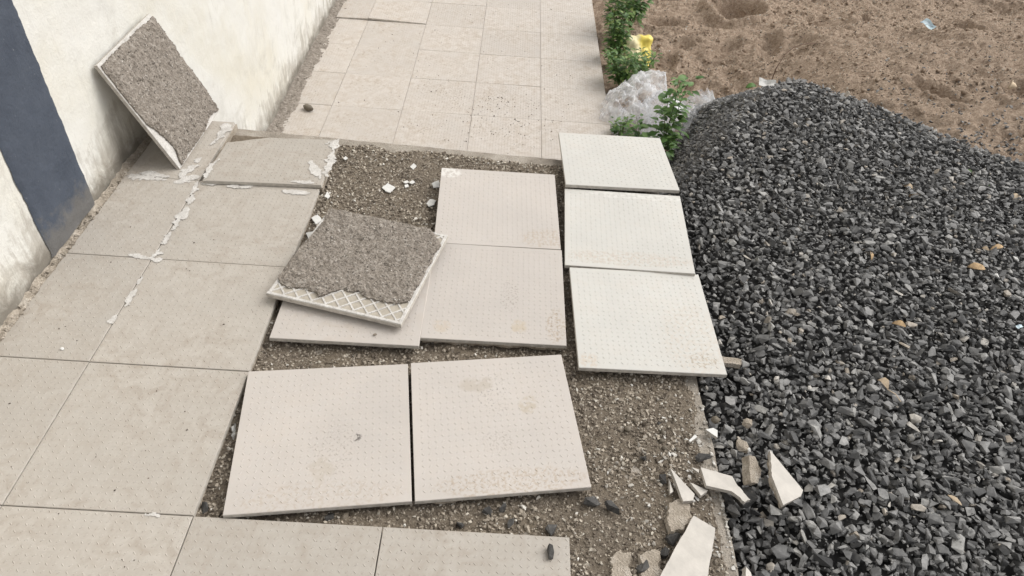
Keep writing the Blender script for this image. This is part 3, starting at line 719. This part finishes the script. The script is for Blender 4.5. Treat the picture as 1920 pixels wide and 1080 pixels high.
smear(plat, A((380, 343), (470, 352), (596, 366)), .008, 807, .0018, 0, freq=40)
smear(plat, A((245, 478), (290, 487), (300, 488)), .006, 809, .0016)
smear(plat, A((345, 330), (385, 290), (425, 235)), .017, 811, .0018, .1)
smear(plat, A((255, 322), (300, 330), (365, 334)), .012, 813, .0018)
smear(plat, A((240, 962), (300, 968)), .006, 815, .0016, .25)
cw = Vector((cc.x*T, cc.y*T)); A2 = lambda *q: [at(a_, b_, .035) for a_, b_ in q]
zc = .0016
smear(ct, A2((612, 330), (625, 285), (628, 268)), .016, 821, zc, 0, None, cw)
smear(ct, A2((570, 285), (600, 330), (600, 340)), .012, 823, zc, .1, None, cw)
smear(ct, A2((385, 334), (470, 337), (600, 344)), .008, 825, zc, .1, None, cw)
smear(ct, A2((384, 330), (410, 295), (425, 275)), .010, 827, zc, .15, None, cw)
tt_ = Vector((2.497*T, 2.862*T))
# ---------------- crumbs along the wall foot and on the tiles
r5 = np.random.default_rng(55)
n = 520; y = r5.uniform(.2, 3.95, n); x = -.66+r5.random(n)**1.8*.06
s = .002+.006*r5.random(n)**2.5
o = scatter('wall_foot_rubble', np.stack([x*T, y*T, np.full(n, .002)+s*.2], 1), s, .7, prot_ang, M['mortar_pale'], r5); kind(o, 'stuff', 'crumbled plaster along the foot of the wall')
n = 420; y = r5.uniform(6, 12, n); x = -.66+r5.random(n)**1.6*.22
s = .002+.008*r5.random(n)**3
o = scatter('wall_foot_rubble', np.stack([x*T, y*T, np.full(n, ZL*T+.004)+s*.2], 1), s, .7, prot_ang, M['mortar'], r5); kind(o, 'stuff', 'crumbled plaster along the wall beside the lower walkway')
pts = []
for _ in range(380): pts.append((r5.uniform(-.45, 3.98), r5.uniform(5.6, 11.9), ZL, .0012+.0034*r5.random()**2.2))
for _ in range(300): pts.append((r5.normal(2.4, .60), r5.uniform(6.5, 7.9), ZL, .0010+.0036*r5.random()**2))
for _ in range(90): pts.append((r5.uniform(-.5, .98), r5.uniform(-.4, 2.95), 0, .0008+.0022*r5.random()**2.5))
for _ in range(16): pts.append((r5.uniform(1.05, 2.9), r5.uniform(-.4, -.06), 0, .0008+.0018*r5.random()**2.5))
pts = np.array([p for p in pts if -.45 < p[0] < 3.98])
o = scatter('dirt_crumbs', np.stack([pts[:, 0]*T, pts[:, 1]*T, pts[:, 2]*T+pts[:, 3]*.3], 1), pts[:, 3], .5, prot_round, M['crumb'], r5); kind(o, 'stuff', 'specks of dirt and grit lying on the tiles')

c0_ = at(868, 172, ZL); n = 1500; gx = r5.normal(c0_.x, .42, n); gy = r5.normal(c0_.y, .28, n); sz = .0006+.0020*r5.random(n)**3
o = scatter('spilt_sand', np.stack([gx*T, gy*T, np.full(n, ZL*T)+sz*.3], 1), sz, .6, prot_tiny, M['spilt'], r5); kind(o, 'stuff', 'patch of spilt sand on the lower walkway')
n = 520; q0 = np.array([at(1330, 930, -.06).x, at(1330, 930, -.06).y]); gx = np.clip(r5.normal(q0[0], .28, n), 2.7, 3.9); gy = r5.normal(q0[1], .38, n); sz = .0015+.0075*r5.random(n)**2.4
ok = gy > -.45; gx, gy, sz = gx[ok], gy[ok], sz[ok]
o = scatter('tile_crumbs', np.stack([gx*T, gy*T, np.maximum(soil_top(gx, gy), -.082)*T+sz*.3], 1), sz, .35, prot_ang, M['tile_crumb'], r5); kind(o, 'stuff', 'crumbs of broken tile on the soil by the slab edge')
# ================================================================== BROKEN PIECES AND STONES
def shard(name, pix, z, label, th=.027, tilt=(0, 0), jagged=(), seed=0, cat='tile fragment', mat=None, side=None, group=None, amp=.0016, mort=0):
    P_ = [at(*q, z) for q in pix]; c = sum(P_, Vector())/len(P_)
    pl = [((p.x-c.x)*T, (p.y-c.y)*T) for p in P_]
    ar = sum(pl[i][0]*pl[(i+1) % len(pl)][1]-pl[(i+1) % len(pl)][0]*pl[i][1] for i in range(len(pl)))
    if ar < 0: pl = pl[::-1]; jagged = [len(pl)-2-e if e < len(pl)-1 else len(pl)-1 for e in jagged]
    if name == 'mortar_slab': amp = .0034
    if name == 'tile_shard' and not len(list(jagged)): jagged, amp = range(len(pl)), .0006
    pj = jag(pl, jagged, amp, seed, .006)
    if mort:
        t = empty(name, c*T, (tilt[0], tilt[1], 0)); prism('ceramic_plate', pj, -th*T, 0, mat or M['shard'], t, .0004, side or M['biscuit'])
        q = jag(pl, range(len(pl)), amp*1.3, seed+50, .006); prism('mortar_crust', [(x_.x, x_.y) for x_ in inset_poly(q, .002)], -(th+mort)*T, -th*T-.0002, M['mortar_pale'], t, -.001)
    else:
        t = prism(name, pj, -th*T, 0, mat or M['shard'], None, .0035 if name == 'mortar_slab' else .0004, side or M['biscuit']); t.location = c*T; t.rotation_euler = (tilt[0], tilt[1], 0)
    return tag(t, label, cat, group)
shard('tile_shard', ((1441, 848), (1508, 917), (1504, 928), (1470, 946), (1445, 893)), .085, 'pointed pale tile shard propped on the gravel', .027, (.10, .10), (4,), 1, mort=.03)
shard('tile_shard', ((1256, 878), (1303, 926), (1300, 938), (1281, 940)), -.005, 'long triangular tile shard lying beside a smaller triangular one', .030, (.04, .02), (), 2)
shard('tile_shard', ((1254, 897), (1263, 921), (1256, 926)), -.028, 'thin white tile sliver left of the triangular shards', .022, (0, .1), (), 3)
shard('tile_shard', ((1293, 904), (1328, 919), (1314, 930)), -.020, 'small triangular tile shard right of the long triangular one', .026, (-.05, .05), (), 4)
shard('tile_shard', ((1313, 877), (1373, 893), (1383, 910), (1408, 936), (1397, 941), (1372, 921), (1324, 911)), .012, 'long pale tile shard with a broken tip lying over the slab edge', .027, (.03, .02), (2, 3, 4), 5)
shard('tile_shard', ((1296, 876), (1311, 880), (1311, 887)), -.030, 'tiny white tile splinter beside the long broken-tipped shard', .016, (0, 0), (), 6)
shard('tile_shard', ((1300, 967), (1341, 990), (1336, 1032), (1318, 1130), (1210, 1130)), .012, 'large tapering strip of tile at the front edge of the photo', .027, (.02, .02), (), 7, mort=.02)
shard('tile_chip', ((1322, 806), (1337, 802), (1346, 806), (1346, 820)), -.030, 'white triangular tile chip at the slab edge', .022, (.05, .1), (), 8, 'tile fragment', M['chip'])
shard('tile_chip', ((1291, 826), (1303, 814), (1308, 819), (1294, 829)), -.040, 'small four-sided tile chip on soil left of the white triangular chip', .016, (0, .05), (), 9, 'tile fragment', M['chip'])
shard('mortar_slab', ((1252, 940), (1272, 932), (1296, 944), (1300, 966), (1284, 996), (1254, 1000), (1248, 975)), -.034, 'flat pale lump of old mortar behind the tapering tile strip', .03, (0, .03), range(7), 10, 'mortar lump', M['mortar_pale'], M['mortar_pale'])
shard('mortar_slab', ((1140, 1042), (1164, 1029), (1187, 1033), (1180, 1060), (1194, 1092), (1146, 1094)), -.042, 'cracked flat mortar piece left of the black stone at the bottom', .03, (0, 0), range(6), 11, 'mortar lump', M['mortar_pale'], M['mortar_pale'])
shard('mortar_slab', ((1197, 1040), (1221, 1027), (1244, 1036), (1238, 1062), (1247, 1092), (1202, 1094)), -.038, 'pale mortar piece against the left side of the tapering tile strip', .03, (0, 0), range(6), 12, 'mortar lump', M['mortar_pale'], M['mortar_pale'])
shard('tile_shard', ((1398, 858), (1412, 857), (1432, 878), (1428, 902), (1412, 905), (1402, 880)), .05, 'rough shard standing with its mortar side up between slab and gravel', .06, (.25, .45), range(6), 13, 'tile fragment', M['mortar_pale'], M['mortar_pale'])
shard('tile_shard', ((1398, 1062), (1409, 1072), (1415, 1100), (1396, 1100)), .02, 'shard cut off by the lower frame edge, between slab and gravel', .034, (.0, .3), (), 14)
shard('tile_shard', ((1352, 668), (1392, 672), (1390, 684), (1356, 682)), -.06, 'flat pale stone chip wedged under the nearest right-hand tile', .04, (0, .05), range(4), 15, 'tile fragment', M['mortar_pale'], M['mortar_pale'])
for i, (pix, lb) in enumerate((
    (((716, 350), (727, 341), (741, 352), (732, 362), (722, 358)), 'largest white paint flake on the bare soil'),
    (((768, 311), (776, 306), (781, 311), (774, 317)), 'white flake on soil nearest the far slab edge'),
    (((799, 381), (806, 373), (818, 376), (814, 384), (804, 387)), 'white flake against the left edge of a loose tile'),
    (((608, 368), (613, 357), (619, 366), (614, 373)), 'white flake right of the laid tile corner'),
    (((756, 341), (764, 337), (767, 341), (760, 344)), 'left flake of the tight cluster of white chips on soil'),
    (((767, 342), (773, 337), (778, 341), (772, 345)), 'right flake of the tight cluster of white chips on soil'),
    (((758, 347), (765, 345), (767, 349), (760, 352)), 'front flake of the tight cluster of white chips on soil'),
    (((643, 296), (648, 292), (652, 296), (647, 300)), 'tiny white flake near the cut tile on soil'),
    (((810, 344), (823, 338), (826, 350), (812, 352)), 'pale flake tucked at the far left corner of a loose tile'),
    (((583, 408), (596, 402), (603, 412), (592, 420)), 'white flake at the back corner of the overturned tile'),
    (((573, 436), (590, 434), (592, 444), (577, 448)), 'grey mortar flake left of the overturned tile'))):
    shard('paint_flake', pix, -.050, lb, .007, (random.uniform(-.15, .15), random.uniform(-.15, .15)), range(len(pix)), 40+i, 'flake', M['chip'], M['chip'], None, .0016)
shard('mortar_slab', ((430, 800), (440, 790), (444, 812), (436, 822)), -.045, 'small white mortar bit in the wedge of bare soil', .02, (0, 0), range(4), 61, 'mortar lump', M['chip'], M['chip'])

def stone(pxy, z, size, label, mat='basalt', seed=0, dims=(1, .75, .6), npts=14, cat='stone', rot=None, name='stone', smooth=False):
    if mat == 'dark_stone':
        pv, pf = chip_list(1, 900+seed, tuple(d*size*.95 for d in dims))[0]; bm = bmesh.new(); vs = [bm.verts.new(q) for q in pv]
        for q in pf: bm.faces.new([vs[e] for e in q])
    else: bm = hull(npts, 900+seed, tuple(d*size for d in dims))
    o = bm_obj(name, bm, M[mat], None, smooth); r = random.Random(seed); p = at(*pxy, z)*T
    o.rotation_euler = rot or (r.uniform(-.3, .3), r.uniform(-.3, .3), r.uniform(0, 6.28))
    bpy.context.view_layer.update()
    zmin = min((o.matrix_world.to_3x3() @ q.co).z for q in o.data.vertices); o.location = (p.x, p.y, z*T-zmin-.001)
    return tag(o, label, cat)
SOILZ = -.066
stone((1031, 1036), .002, .017, 'black pointed stone lying on the tile at the bottom of the photo', 'dark_stone', 1, (1, .55, .6))
stone((1107, 948), SOILZ, .020, 'left of two black stones at the corner of the scuffed tile', 'dark_stone', 2)
stone((1146, 958), SOILZ, .022, 'right of two black stones at the corner of the scuffed tile', 'dark_stone', 3, (1, .6, .6))
stone((1205, 862), SOILZ, .013, 'dark square-faced stone alone on the wide patch of soil', 'dark_stone', 4, (1, .8, .8), 9)
stone((1243, 902), SOILZ, .013, 'dark stone touching the left of the white tile sliver', 'dark_stone', 5, (1, .8, .8), 9)
stone((1316, 862), SOILZ, .019, 'veined dark stone behind the long broken-tipped shard', 'dark_stone', 6)
stone((1203, 1066), SOILZ, .021, 'black stone between the two flat mortar pieces at the bottom', 'dark_stone', 7)
stone((1262, 1010), SOILZ, .024, 'dark stone squeezed between mortar lump and tapering strip', 'dark_stone', 8)
stone((1244, 1040), SOILZ, .020, 'dark stone under the lower left of the tapering strip', 'dark_stone', 9)
stone((915, 962), SOILZ, .017, 'left of two dark stones in front of the two skewed tiles', 'dark_stone', 10)
stone((943, 958), SOILZ, .015, 'right of two dark stones in front of the two skewed tiles', 'dark_stone', 11)
stone((1035, 994), SOILZ, .016, 'dark stone touching the back edge of the frontmost tile', 'dark_stone', 12)
stone((618, 972), SOILZ, .012, 'grey stone in the gap under the left skewed tile', 'dark_stone', 13)
stone((648, 970), SOILZ, .011, 'pale grey stone beside another in the gap under the left skewed tile', 'river', 14)
stone((958, 984), SOILZ, .014, 'flat dark stone close to the front row of tiles', 'dark_stone', 15, (1, .7, .3))
stone((862, 985), SOILZ, .012, 'dark stone at the back edge of the front row, below the joint', 'dark_stone', 16)
stone((1340, 792), SOILZ, .012, 'round grey pebble at the slab edge behind the white triangular chip', 'river', 17, (1, .95, .85), 26, smooth=True)
stone((1176, 806), SOILZ, .010, 'round brown pebble on soil right of the scuffed tile', 'river', 18, (1, .9, .7), 24, smooth=True)
stone((1192, 790), SOILZ, .009, 'brown pebble right behind the round one on the wide soil patch', 'river', 19, (1, .8, .7), 24, smooth=True)
stone((1242, 812), SOILZ, .010, 'topmost pebble of the short row in the middle of the soil patch', 'river', 20, (1, .7, .6), 24, smooth=True)
stone((1240, 828), SOILZ, .009, 'second pebble of the short row in the middle of the soil patch', 'river', 21, (1, .7, .6), 24, smooth=True)
stone((1246, 842), SOILZ, .009, 'third pebble of the short row in the middle of the soil patch', 'river', 22, (1, .8, .6), 24, smooth=True)
stone((1270, 844), SOILZ, .007, 'pebble right of the short row on the soil patch', 'river', 23, (1, .8, .6), 24, smooth=True)
stone((1235, 796), SOILZ, .009, 'dark pebble behind the short row on the soil patch', 'dark_stone', 24, (1, .8, .6), 20)
stone((385, 955), SOILZ, .016, 'dark stone in the near end of the soil wedge', 'dark_stone', 25)
stone((437, 818), SOILZ, .006, 'white pebble in the middle of the soil wedge', 'chipstone' if 'chipstone' in M else 'chip', 26, (1, .8, .8), 10)
stone((117, 655), .002, .0065, 'white pebble on the laid tile near the wall', 'chip', 27, (1, .75, .6), 14)
stone((703, 628), .018, .0065, 'small brown pebble on the tile in front of the overturned one', 'river', 28, (1, .6, .5), 18)
stone((578, 206), ZL+.002, .044, 'oval brown stone on the lower walkway near the wall', 'river', 29, (1, .5, .38), 40, rot=(0, 0, -.55), smooth=True)
stone((1344, 905), -.082, .015, 'light brown stone under the long shard at the slab edge', 'river', 30, (1, .8, .8), 12)
stone((1360, 938), -.10, .018, 'black stone under the broken tip of the long shard', 'dark_stone', 31)
stone((1392, 945), -.15, .028, 'largest black stone wedged against the slab edge', 'dark_stone', 32, (.8, .75, 1))
stone((1372, 965), -.082, .018, 'dark stone on the slab edge below the broken tip', 'dark_stone', 33)
stone((1388, 842), -.05, .022, 'pale concrete lump on the gravel by the slab edge', 'mortar_pale', 34, (1, .8, .7), 20)
stone((1400, 800), -.04, .016, 'small veined pale stone where gravel meets the slab', 'mortar_pale', 35, (1, .9, .8), 18)
stone((1400, 845), -.03, .010, 'white lump on the gravel beside the rough standing shard', 'chip', 36, (1, .9, .8), 18)
stone((1455, 712), .02, .014, 'cream stone chip on the gravel near the nearest right-hand tile', 'shard', 37, (1, .5, .5), 12)
stone((1480, 640), -.0, .011, 'beige chip among the dark gravel right of the pale tiles', 'mortar_pale', 38, (1, .7, .6), 12)

# ================================================================== LITTER
def leaf_shape(L, Wd, curl, seed, nseg=6):
    r = random.Random(seed); v, f = [], []
    for i in range(nseg+1):
        t = i/nseg; w_ = Wd*math.sin(math.pi*min(1, t*.93+.035))**.8*(1+r.uniform(-.12, .12)); z = curl*L*math.sin(t*3)*.35
        v += [(t*L-L/2, -w_/2, z+abs(curl)*w_*.5+r.uniform(0, .06)*Wd), (t*L-L/2, 0, z), (t*L-L/2, w_/2, z+abs(curl)*w_*.7+r.uniform(0, .06)*Wd)]
        if i: b = i*3; f += [(b-3, b-2, b+1, b), (b-2, b-1, b+2, b+1)]
    return v, f
def litter_leaf(pxy, z, L, Wd, yaw, mat, label, seed, curl=.5, stalk=0, tilt=.2):
    v, f = leaf_shape(L, Wd, curl, seed)
    p = at(*pxy, z)*T; rot = (tilt, -tilt*.6, yaw)
    if stalk:
        t = empty('fallen_leaf', p, rot); o = mesh_obj('leaf_blade', v, f, M[mat], t, True)
        o.modifiers.new('thickness', 'SOLIDIFY').thickness = .0006
        tube('leaf_stalk', [Vector((L/2-.002, 0, 0)), Vector((L/2+stalk*.5, .004, .003)), Vector((L/2+stalk, .001, -.002))], .0011, M['paleleaf'], t)
    else:
        t = mesh_obj('fallen_leaf', v, f, M[mat], None, True); t.location = p; t.rotation_euler = rot
        t.modifiers.new('thickness', 'SOLIDIFY').thickness = .0006
    return tag(t, label, 'leaf')
def tube(name, pts, rad, mat, parent=None, sides=6, taper=1.0):
    v, f = [], []; n = len(pts)
    for i, p in enumerate(pts):
        d = (pts[min(i+1, n-1)]-pts[max(i-1, 0)]).normalized(); a_ = d.orthogonal().normalized(); b_ = d.cross(a_)
        q = rad*(1+(taper-1)*i/(n-1))
        for k in range(sides):
            an = 2*math.pi*k/sides; v.append(p+a_*q*math.cos(an)+b_*q*math.sin(an))
    for i in range(n-1):
        for k in range(sides): f.append((i*sides+k, i*sides+(k+1) % sides, (i+1)*sides+(k+1) % sides, (i+1)*sides+k))
    f.append(tuple(range(sides-1, -1, -1))); f.append(tuple((n-1)*sides+k for k in range(sides)))
    return mesh_obj(name, v, f, mat, parent, True)
GT = .05
litter_leaf((1655, 722), GT+.02, .036, .020, -1.2, 'paleleaf', 'dry curled leaf with a long stalk on the gravel', 1, .8, .045)
litter_leaf((1700, 352), .08, .040, .022, -.6, 'paleleaf', 'pale dry leaf on the upper gravel above a pinkish one', 2, .5)
litter_leaf((1714, 370), .08, .042, .024, -.2, 'dryleaf', 'pinkish dry leaf just in front of the pale one on the gravel', 3, .4)
litter_leaf((1830, 503), .05, .050, .028, -.3, 'dryleaf', 'broad brown leaf on the gravel at the right', 4, .3)
litter_leaf((1868, 466), .05, .050, .018, .3, 'dryleaf', 'narrow brown leaf behind the yellow scraps on the gravel', 5, .4)
litter_leaf((1848, 468), .06, .026, .012, -1.2, 'leafyellow' if 'leafyellow' in M else 'paleleaf', 'upright yellowish leaf left of the narrow brown leaf', 6, .6, tilt=.6)
litter_leaf((1685, 610), .03, .036, .020, -.5, 'dryleaf', 'orange-brown leaf scrap in the middle of the gravel', 7, .5)
litter_leaf((1903, 374), .0, .050, .030, -.5, 'paleleaf', 'orange dry leaf at the right frame edge on the gravel', 8, .4)
litter_leaf((1815, 325), .0, .044, .018, -.5, 'leaf2', 'fresh green leaf lying on the upper gravel', 9, .4)
litter_leaf((1850, 352), -.05, .040, .022, .6, 'leaf2', 'small green sprig leaf above the orange dry leaf', 10, .4)
litter_leaf((1893, 160), -.55, .055, .045, .8, 'paleleaf', 'pale pinkish leaf standing on the sand at the right', 11, .6, tilt=.7)
litter_leaf((1632, 480), .06, .040, .012, 1.4, 'dryleaf', 'slim brown leaf on the gravel above the orange-brown scrap', 12, .4)
litter_leaf((1408, 164), -.1, .05, .03, .2, 'leaf2', 'green leaf at the back rim of the heap beside the white wrapper', 13, .4)
litter_leaf((1790, 938), .02, .034, .010, -1.0, 'paleleaf', 'yellowish sliver of leaf on the near gravel', 14, .3)
for i, (pxy, z, s, lb) in enumerate((((1868, 517), .05, .013, 'white paper scrap below the yellowish bits on the gravel'), ((1905, 487), .04, .014, 'white pebble-like scrap at the right frame edge'), ((1706, 630), .03, .008, 'tiny white scrap beside the orange-brown leaf'), ((1683, 341), .08, .010, 'small white scrap on the gravel above the pale dry leaf'), ((1700, 247), .02, .014, 'white splinter at the top right rim of the gravel'))):
    stone(pxy, z, s, lb, 'chip', 60+i, (1, .5, .35), 10, 'scrap', name='paper_scrap')
def card(name, pxy, z, L, Wd, yaw, mat, label, cat, seed, tilt=(.3, 0)):
    r = random.Random(seed); nx, ny = 9, 6; v = []
    for i in range(nx):
        for j in range(ny):
            u, q = i/(nx-1)-.5, j/(ny-1)-.5; v.append((u*L, q*Wd*(1-.25*u), .16*Wd*math.sin(u*7+seed)+.25*Wd*abs(q)+r.uniform(-.03, .03)*Wd))
    t = mesh_obj(name, v, [tuple(q) for q in grid_faces(nx, ny)], mat, None, False)
    t.modifiers.new('thickness', 'SOLIDIFY').thickness = .001
    t.location = at(*pxy, z)*T; t.rotation_euler = (tilt[0], tilt[1], yaw); return tag(t, label, cat)
card('foil_scrap', (1741, 46), -1.0, .10, .045, -1.05, M['scrap'], 'crumpled blue and white wrapper on the sand', 'litter', 3, (.5, .2))
card('paper_wrapper', (1438, 156), -.05, .075, .035, -.1, M['chip'], 'white wrapper at the back rim of the gravel heap', 'litter', 5, (.6, 0))
card('foil_scrap', (1912, 612), .04, .022, .010, .4, M['scrap'], 'tiny light blue scrap at the right edge of the gravel', 'litter', 8, (.2, 0))
p0 = at(1446, 152, -.05)*T
tw = tube('dead_twig', [p0+Vector(q) for q in ((0, 0, -.02), (.015, .03, .05), (.05, .07, .10), (.10, .12, .115), (.18, .2, .10), (.25, .27, .075))], .0022, M['twig'], None, 6, .5)
tag(tw, 'thin arching dead twig behind the gravel heap', 'twig')

# ================================================================== PLANTS, FILM, SACK
def leaf_batch(pos, dirs, sizes, r):
    V, Fl = [], []
    for p, d, s in zip(pos, dirs, sizes):
        d = d.normalized(); side = d.cross(Vector((0, 0, 1)));
        if side.length < .05: side = Vector((1, 0, 0))
        side = (side.normalized()+Vector((r.uniform(-.35, .35), r.uniform(-.35, .35), r.uniform(-.35, .35)))).normalized(); up = side.cross(d).normalized(); b = len(V); W_ = s*.27
        V += [p, p+d*s*.35+side*W_+up*s*.07, p+d*s*.72+side*W_*.75+up*s*.02, p+d*s-up*s*.14, p+d*s*.72-side*W_*.75+up*s*.02, p+d*s*.35-side*W_+up*s*.07, p+d*s*.38, p+d*s*.74-up*s*.04]
        Fl += [(b, b+6, b+1), (b+1, b+6, b+7, b+2), (b+2, b+7, b+3), (b, b+5, b+6), (b+5, b+4, b+7, b+6), (b+4, b+3, b+7)]
    return V, Fl
def plant(base, hgt, spread, nstem, nleaf, lsize, mat, label, seed, lean=(0, 0), single=0):
    r = random.Random(seed); t = empty('weed_plant', Vector(base)*T); tag(t, label, 'plant', None)
    pos, dirs, szs = [], [], []
    for k in range(nstem):
        an = 6.283*k/nstem+r.uniform(-.5, .5); hh = hgt*r.uniform(.65, 1.0); sp_ = spread*r.uniform(.3, 1)
        pts = []
        for i in range(7):
            q = i/6; pts.append(Vector((math.cos(an)*sp_*q**1.3+lean[0]*q*hh+r.uniform(-.006, .006), math.sin(an)*sp_*q**1.3+lean[1]*q*hh+r.uniform(-.006, .006), hh*q)))
        tube('stem', pts, .0032, M['stem'], t, 5, .4)
        for m in range(nleaf):
            q = r.uniform(.15, 1)**.75; x_ = q*6; i = min(5, int(x_)); p = pts[i].lerp(pts[i+1], x_-i)
            a2 = r.uniform(0, 6.283); o_ = Vector((math.cos(a2), math.sin(a2), r.uniform(-.15, .55)))
            reach = r.uniform(0, .055)*(1.1-.5*q)
            pos.append(p+o_*reach); dirs.append(o_+Vector((0, 0, r.uniform(-.4, .1)))); szs.append(lsize*r.uniform(.55, 1.15)*(1.1-.3*q))
    order = sorted(range(len(szs)), key=lambda i: -szs[i]); big = set(order[:single])
    for i in order[:single]:
        v, f = leaf_batch([Vector()], [dirs[i]], [szs[i]*1.15], r); o = mesh_obj('leaf', v, f, mat, t, True); o.location = pos[i]
    idx = [i for i in range(len(szs)) if i not in big]
    v, f = leaf_batch([pos[i] for i in idx], [dirs[i] for i in idx], [szs[i] for i in idx], r)
    o = mesh_obj('foliage', v, f, mat, t, True); o['kind'] = 'stuff'
    return t
GZ = -1.78
plant((4.30, 8.60, GZ), .32, .13, 9, 60, .044, M['leaf'], 'dense weed at the lower walkway edge behind the clear plastic film', 1)
plant((4.26, 9.45, GZ), .38, .12, 9, 60, .046, M['leaf'], 'dense weed at the lower walkway edge left of the yellow sack', 2)
plant((4.32, 10.45, GZ), .42, .15, 9, 55, .050, M['leaf'], 'tall bushy weed behind the yellow sack', 3, (.15, 0))
plant((4.66, 10.9, GZ), .48, .12, 7, 50, .055, M['leaf2'], 'tallest pale green weed at the top of the photo', 4, (.05, 0))
plant((4.66, 8.95, GZ), .22, .09, 6, 34, .044, M['leaf'], 'low weed in front of the yellow sack', 5)
plant((4.60, 6.35, GZ), .56, .09, 4, 62, .058, M['leaf2'], 'leafy weed standing in front of the clear plastic film', 6, (.03, .08), 18)
plant((4.42, 6.25, GZ), .36, .13, 6, 40, .056, M['leaf2'], 'spreading low weed behind the farthest pale tile', 7, (.05, 0), 12)
plant((4.16, 7.05, GZ), .18, .05, 5, 22, .038, M['leaf'], 'small weed tucked in the corner by the farthest pale tile', 8)

def film(name, parent, x0, x1, y0, y1, bumps, seed, mat, step=.006, amp=.030, lift=0.0):
    """thin film draped over the ground: rounded swells with long sharp creases and a ragged rim"""
    xs = np.arange(x0, x1, step); ys = np.arange(y0, y1, step); X, Y = np.meshgrid(xs, ys, indexing='ij'); H = np.zeros(X.shape)
    for bx, by, rx, ry, hh in bumps: H = np.maximum(H, hh*np.clip(1-((X-bx)/rx)**2-((Y-by)/ry)**2, 0, 1)**.85)
    wx = X+.02*fbm(X*9, Y*9, seed, 2); wy = Y+.02*fbm(X*9, Y*9, seed+1, 2)
    rid = lambda fx, fy, sd: (1-np.abs(fbm(wx*fx+wy*3, wy*fy-wx*2, sd, 2)))**3
    cre = amp*(rid(9, 7, seed+2)-.5)+amp*.55*(rid(21, 17, seed+3)-.5)+amp*.25*(rid(45, 38, seed+4)-.5)
    Z = H+cre*np.clip(.35+H/.10, 0, 1.2)+lift+.006
    m = np.full(X.shape, -9.)
    for bx, by, rx, ry, hh in bumps: m = np.maximum(m, 1.12-np.hypot((X-bx)/rx, (Y-by)/ry))
    m = m+.16*fbm(X*14, Y*14, seed+9, 3); c = (m[:-1, :-1]+m[1:, 1:]) > 0
    X2 = X+.5*cre*np.sin(Y*40+seed); Y2 = Y+.5*cre*np.cos(X*37)
    V, Fq = compact(np.stack([X2, Y2, np.maximum(Z, .002+lift)], -1).reshape(-1, 3), grid_faces(len(xs), len(ys), c))
    return np_mesh(name, V, Fq, mat, parent, True)
b = Vector((4.50, 7.70, GZ+.02))*T
fm = empty('plastic_film', b); tag(fm, 'crumpled clear plastic film lying among the weeds by the heap', 'plastic sheet')
film('film_bulge', fm, -.30, .30, -.30, .34, ((-.02, .02, .23, .26, .20), (.04, .12, .19, .17, .235), (-.11, -.05, .15, .17, .15)), 3, M['film'], amp=.05)
film('film_fold', fm, -.02, .54, -.46, .12, ((.19, -.20, .19, .19, .15), (.33, -.12, .17, .16, .18), (.10, -.08, .15, .15, .15)), 21, M['film'], lift=.05, amp=.05)
film('film_fold', fm, -.24, .16, -.30, .12, ((-.05, -.08, .16, .15, .11),), 33, M['film'], amp=.055)
b = Vector((4.62, 9.5, GZ+.05))*T
bm = bmesh.new(); bmesh.ops.create_grid(bm, x_segments=24, y_segments=24, size=1)
from mathutils import noise as mn
top = [v for v in bm.verts]
geo = bmesh.ops.duplicate(bm, geom=bm.faces[:])['geom']; dup = set(g for g in geo if isinstance(g, bmesh.types.BMVert))
for v in bm.verts:
    u, q = v.co.x, v.co.y; puff = (1-abs(u)**2.6)*(1-abs(q)**2.6); s = -1 if v in dup else 1
    v.co = Vector((u*.098*(1+.12*q+.22*mn.noise(Vector((0, q*2.2, 9)))), q*.12*(1+.20*mn.noise(Vector((u*2.0, 0, 5)))), s*.040*max(0, puff)**.7+.030*mn.noise(Vector((u*2.0, q*2.0, 1)))+.016*abs(mn.noise(Vector((u*5, q*5, 4+s*.3))))))
bmesh.ops.remove_doubles(bm, verts=bm.verts, dist=.0004); bmesh.ops.recalc_face_normals(bm, faces=bm.faces)
sk = bm_obj('yellow_sack', bm, M['pouch'], None, True); sk.location = b+Vector((0, 0, .075)); sk.rotation_euler = (math.radians(48), 0, math.radians(12))
tag(sk, 'pale yellow plastic sack among the weeds beside the lower walkway', 'sack')
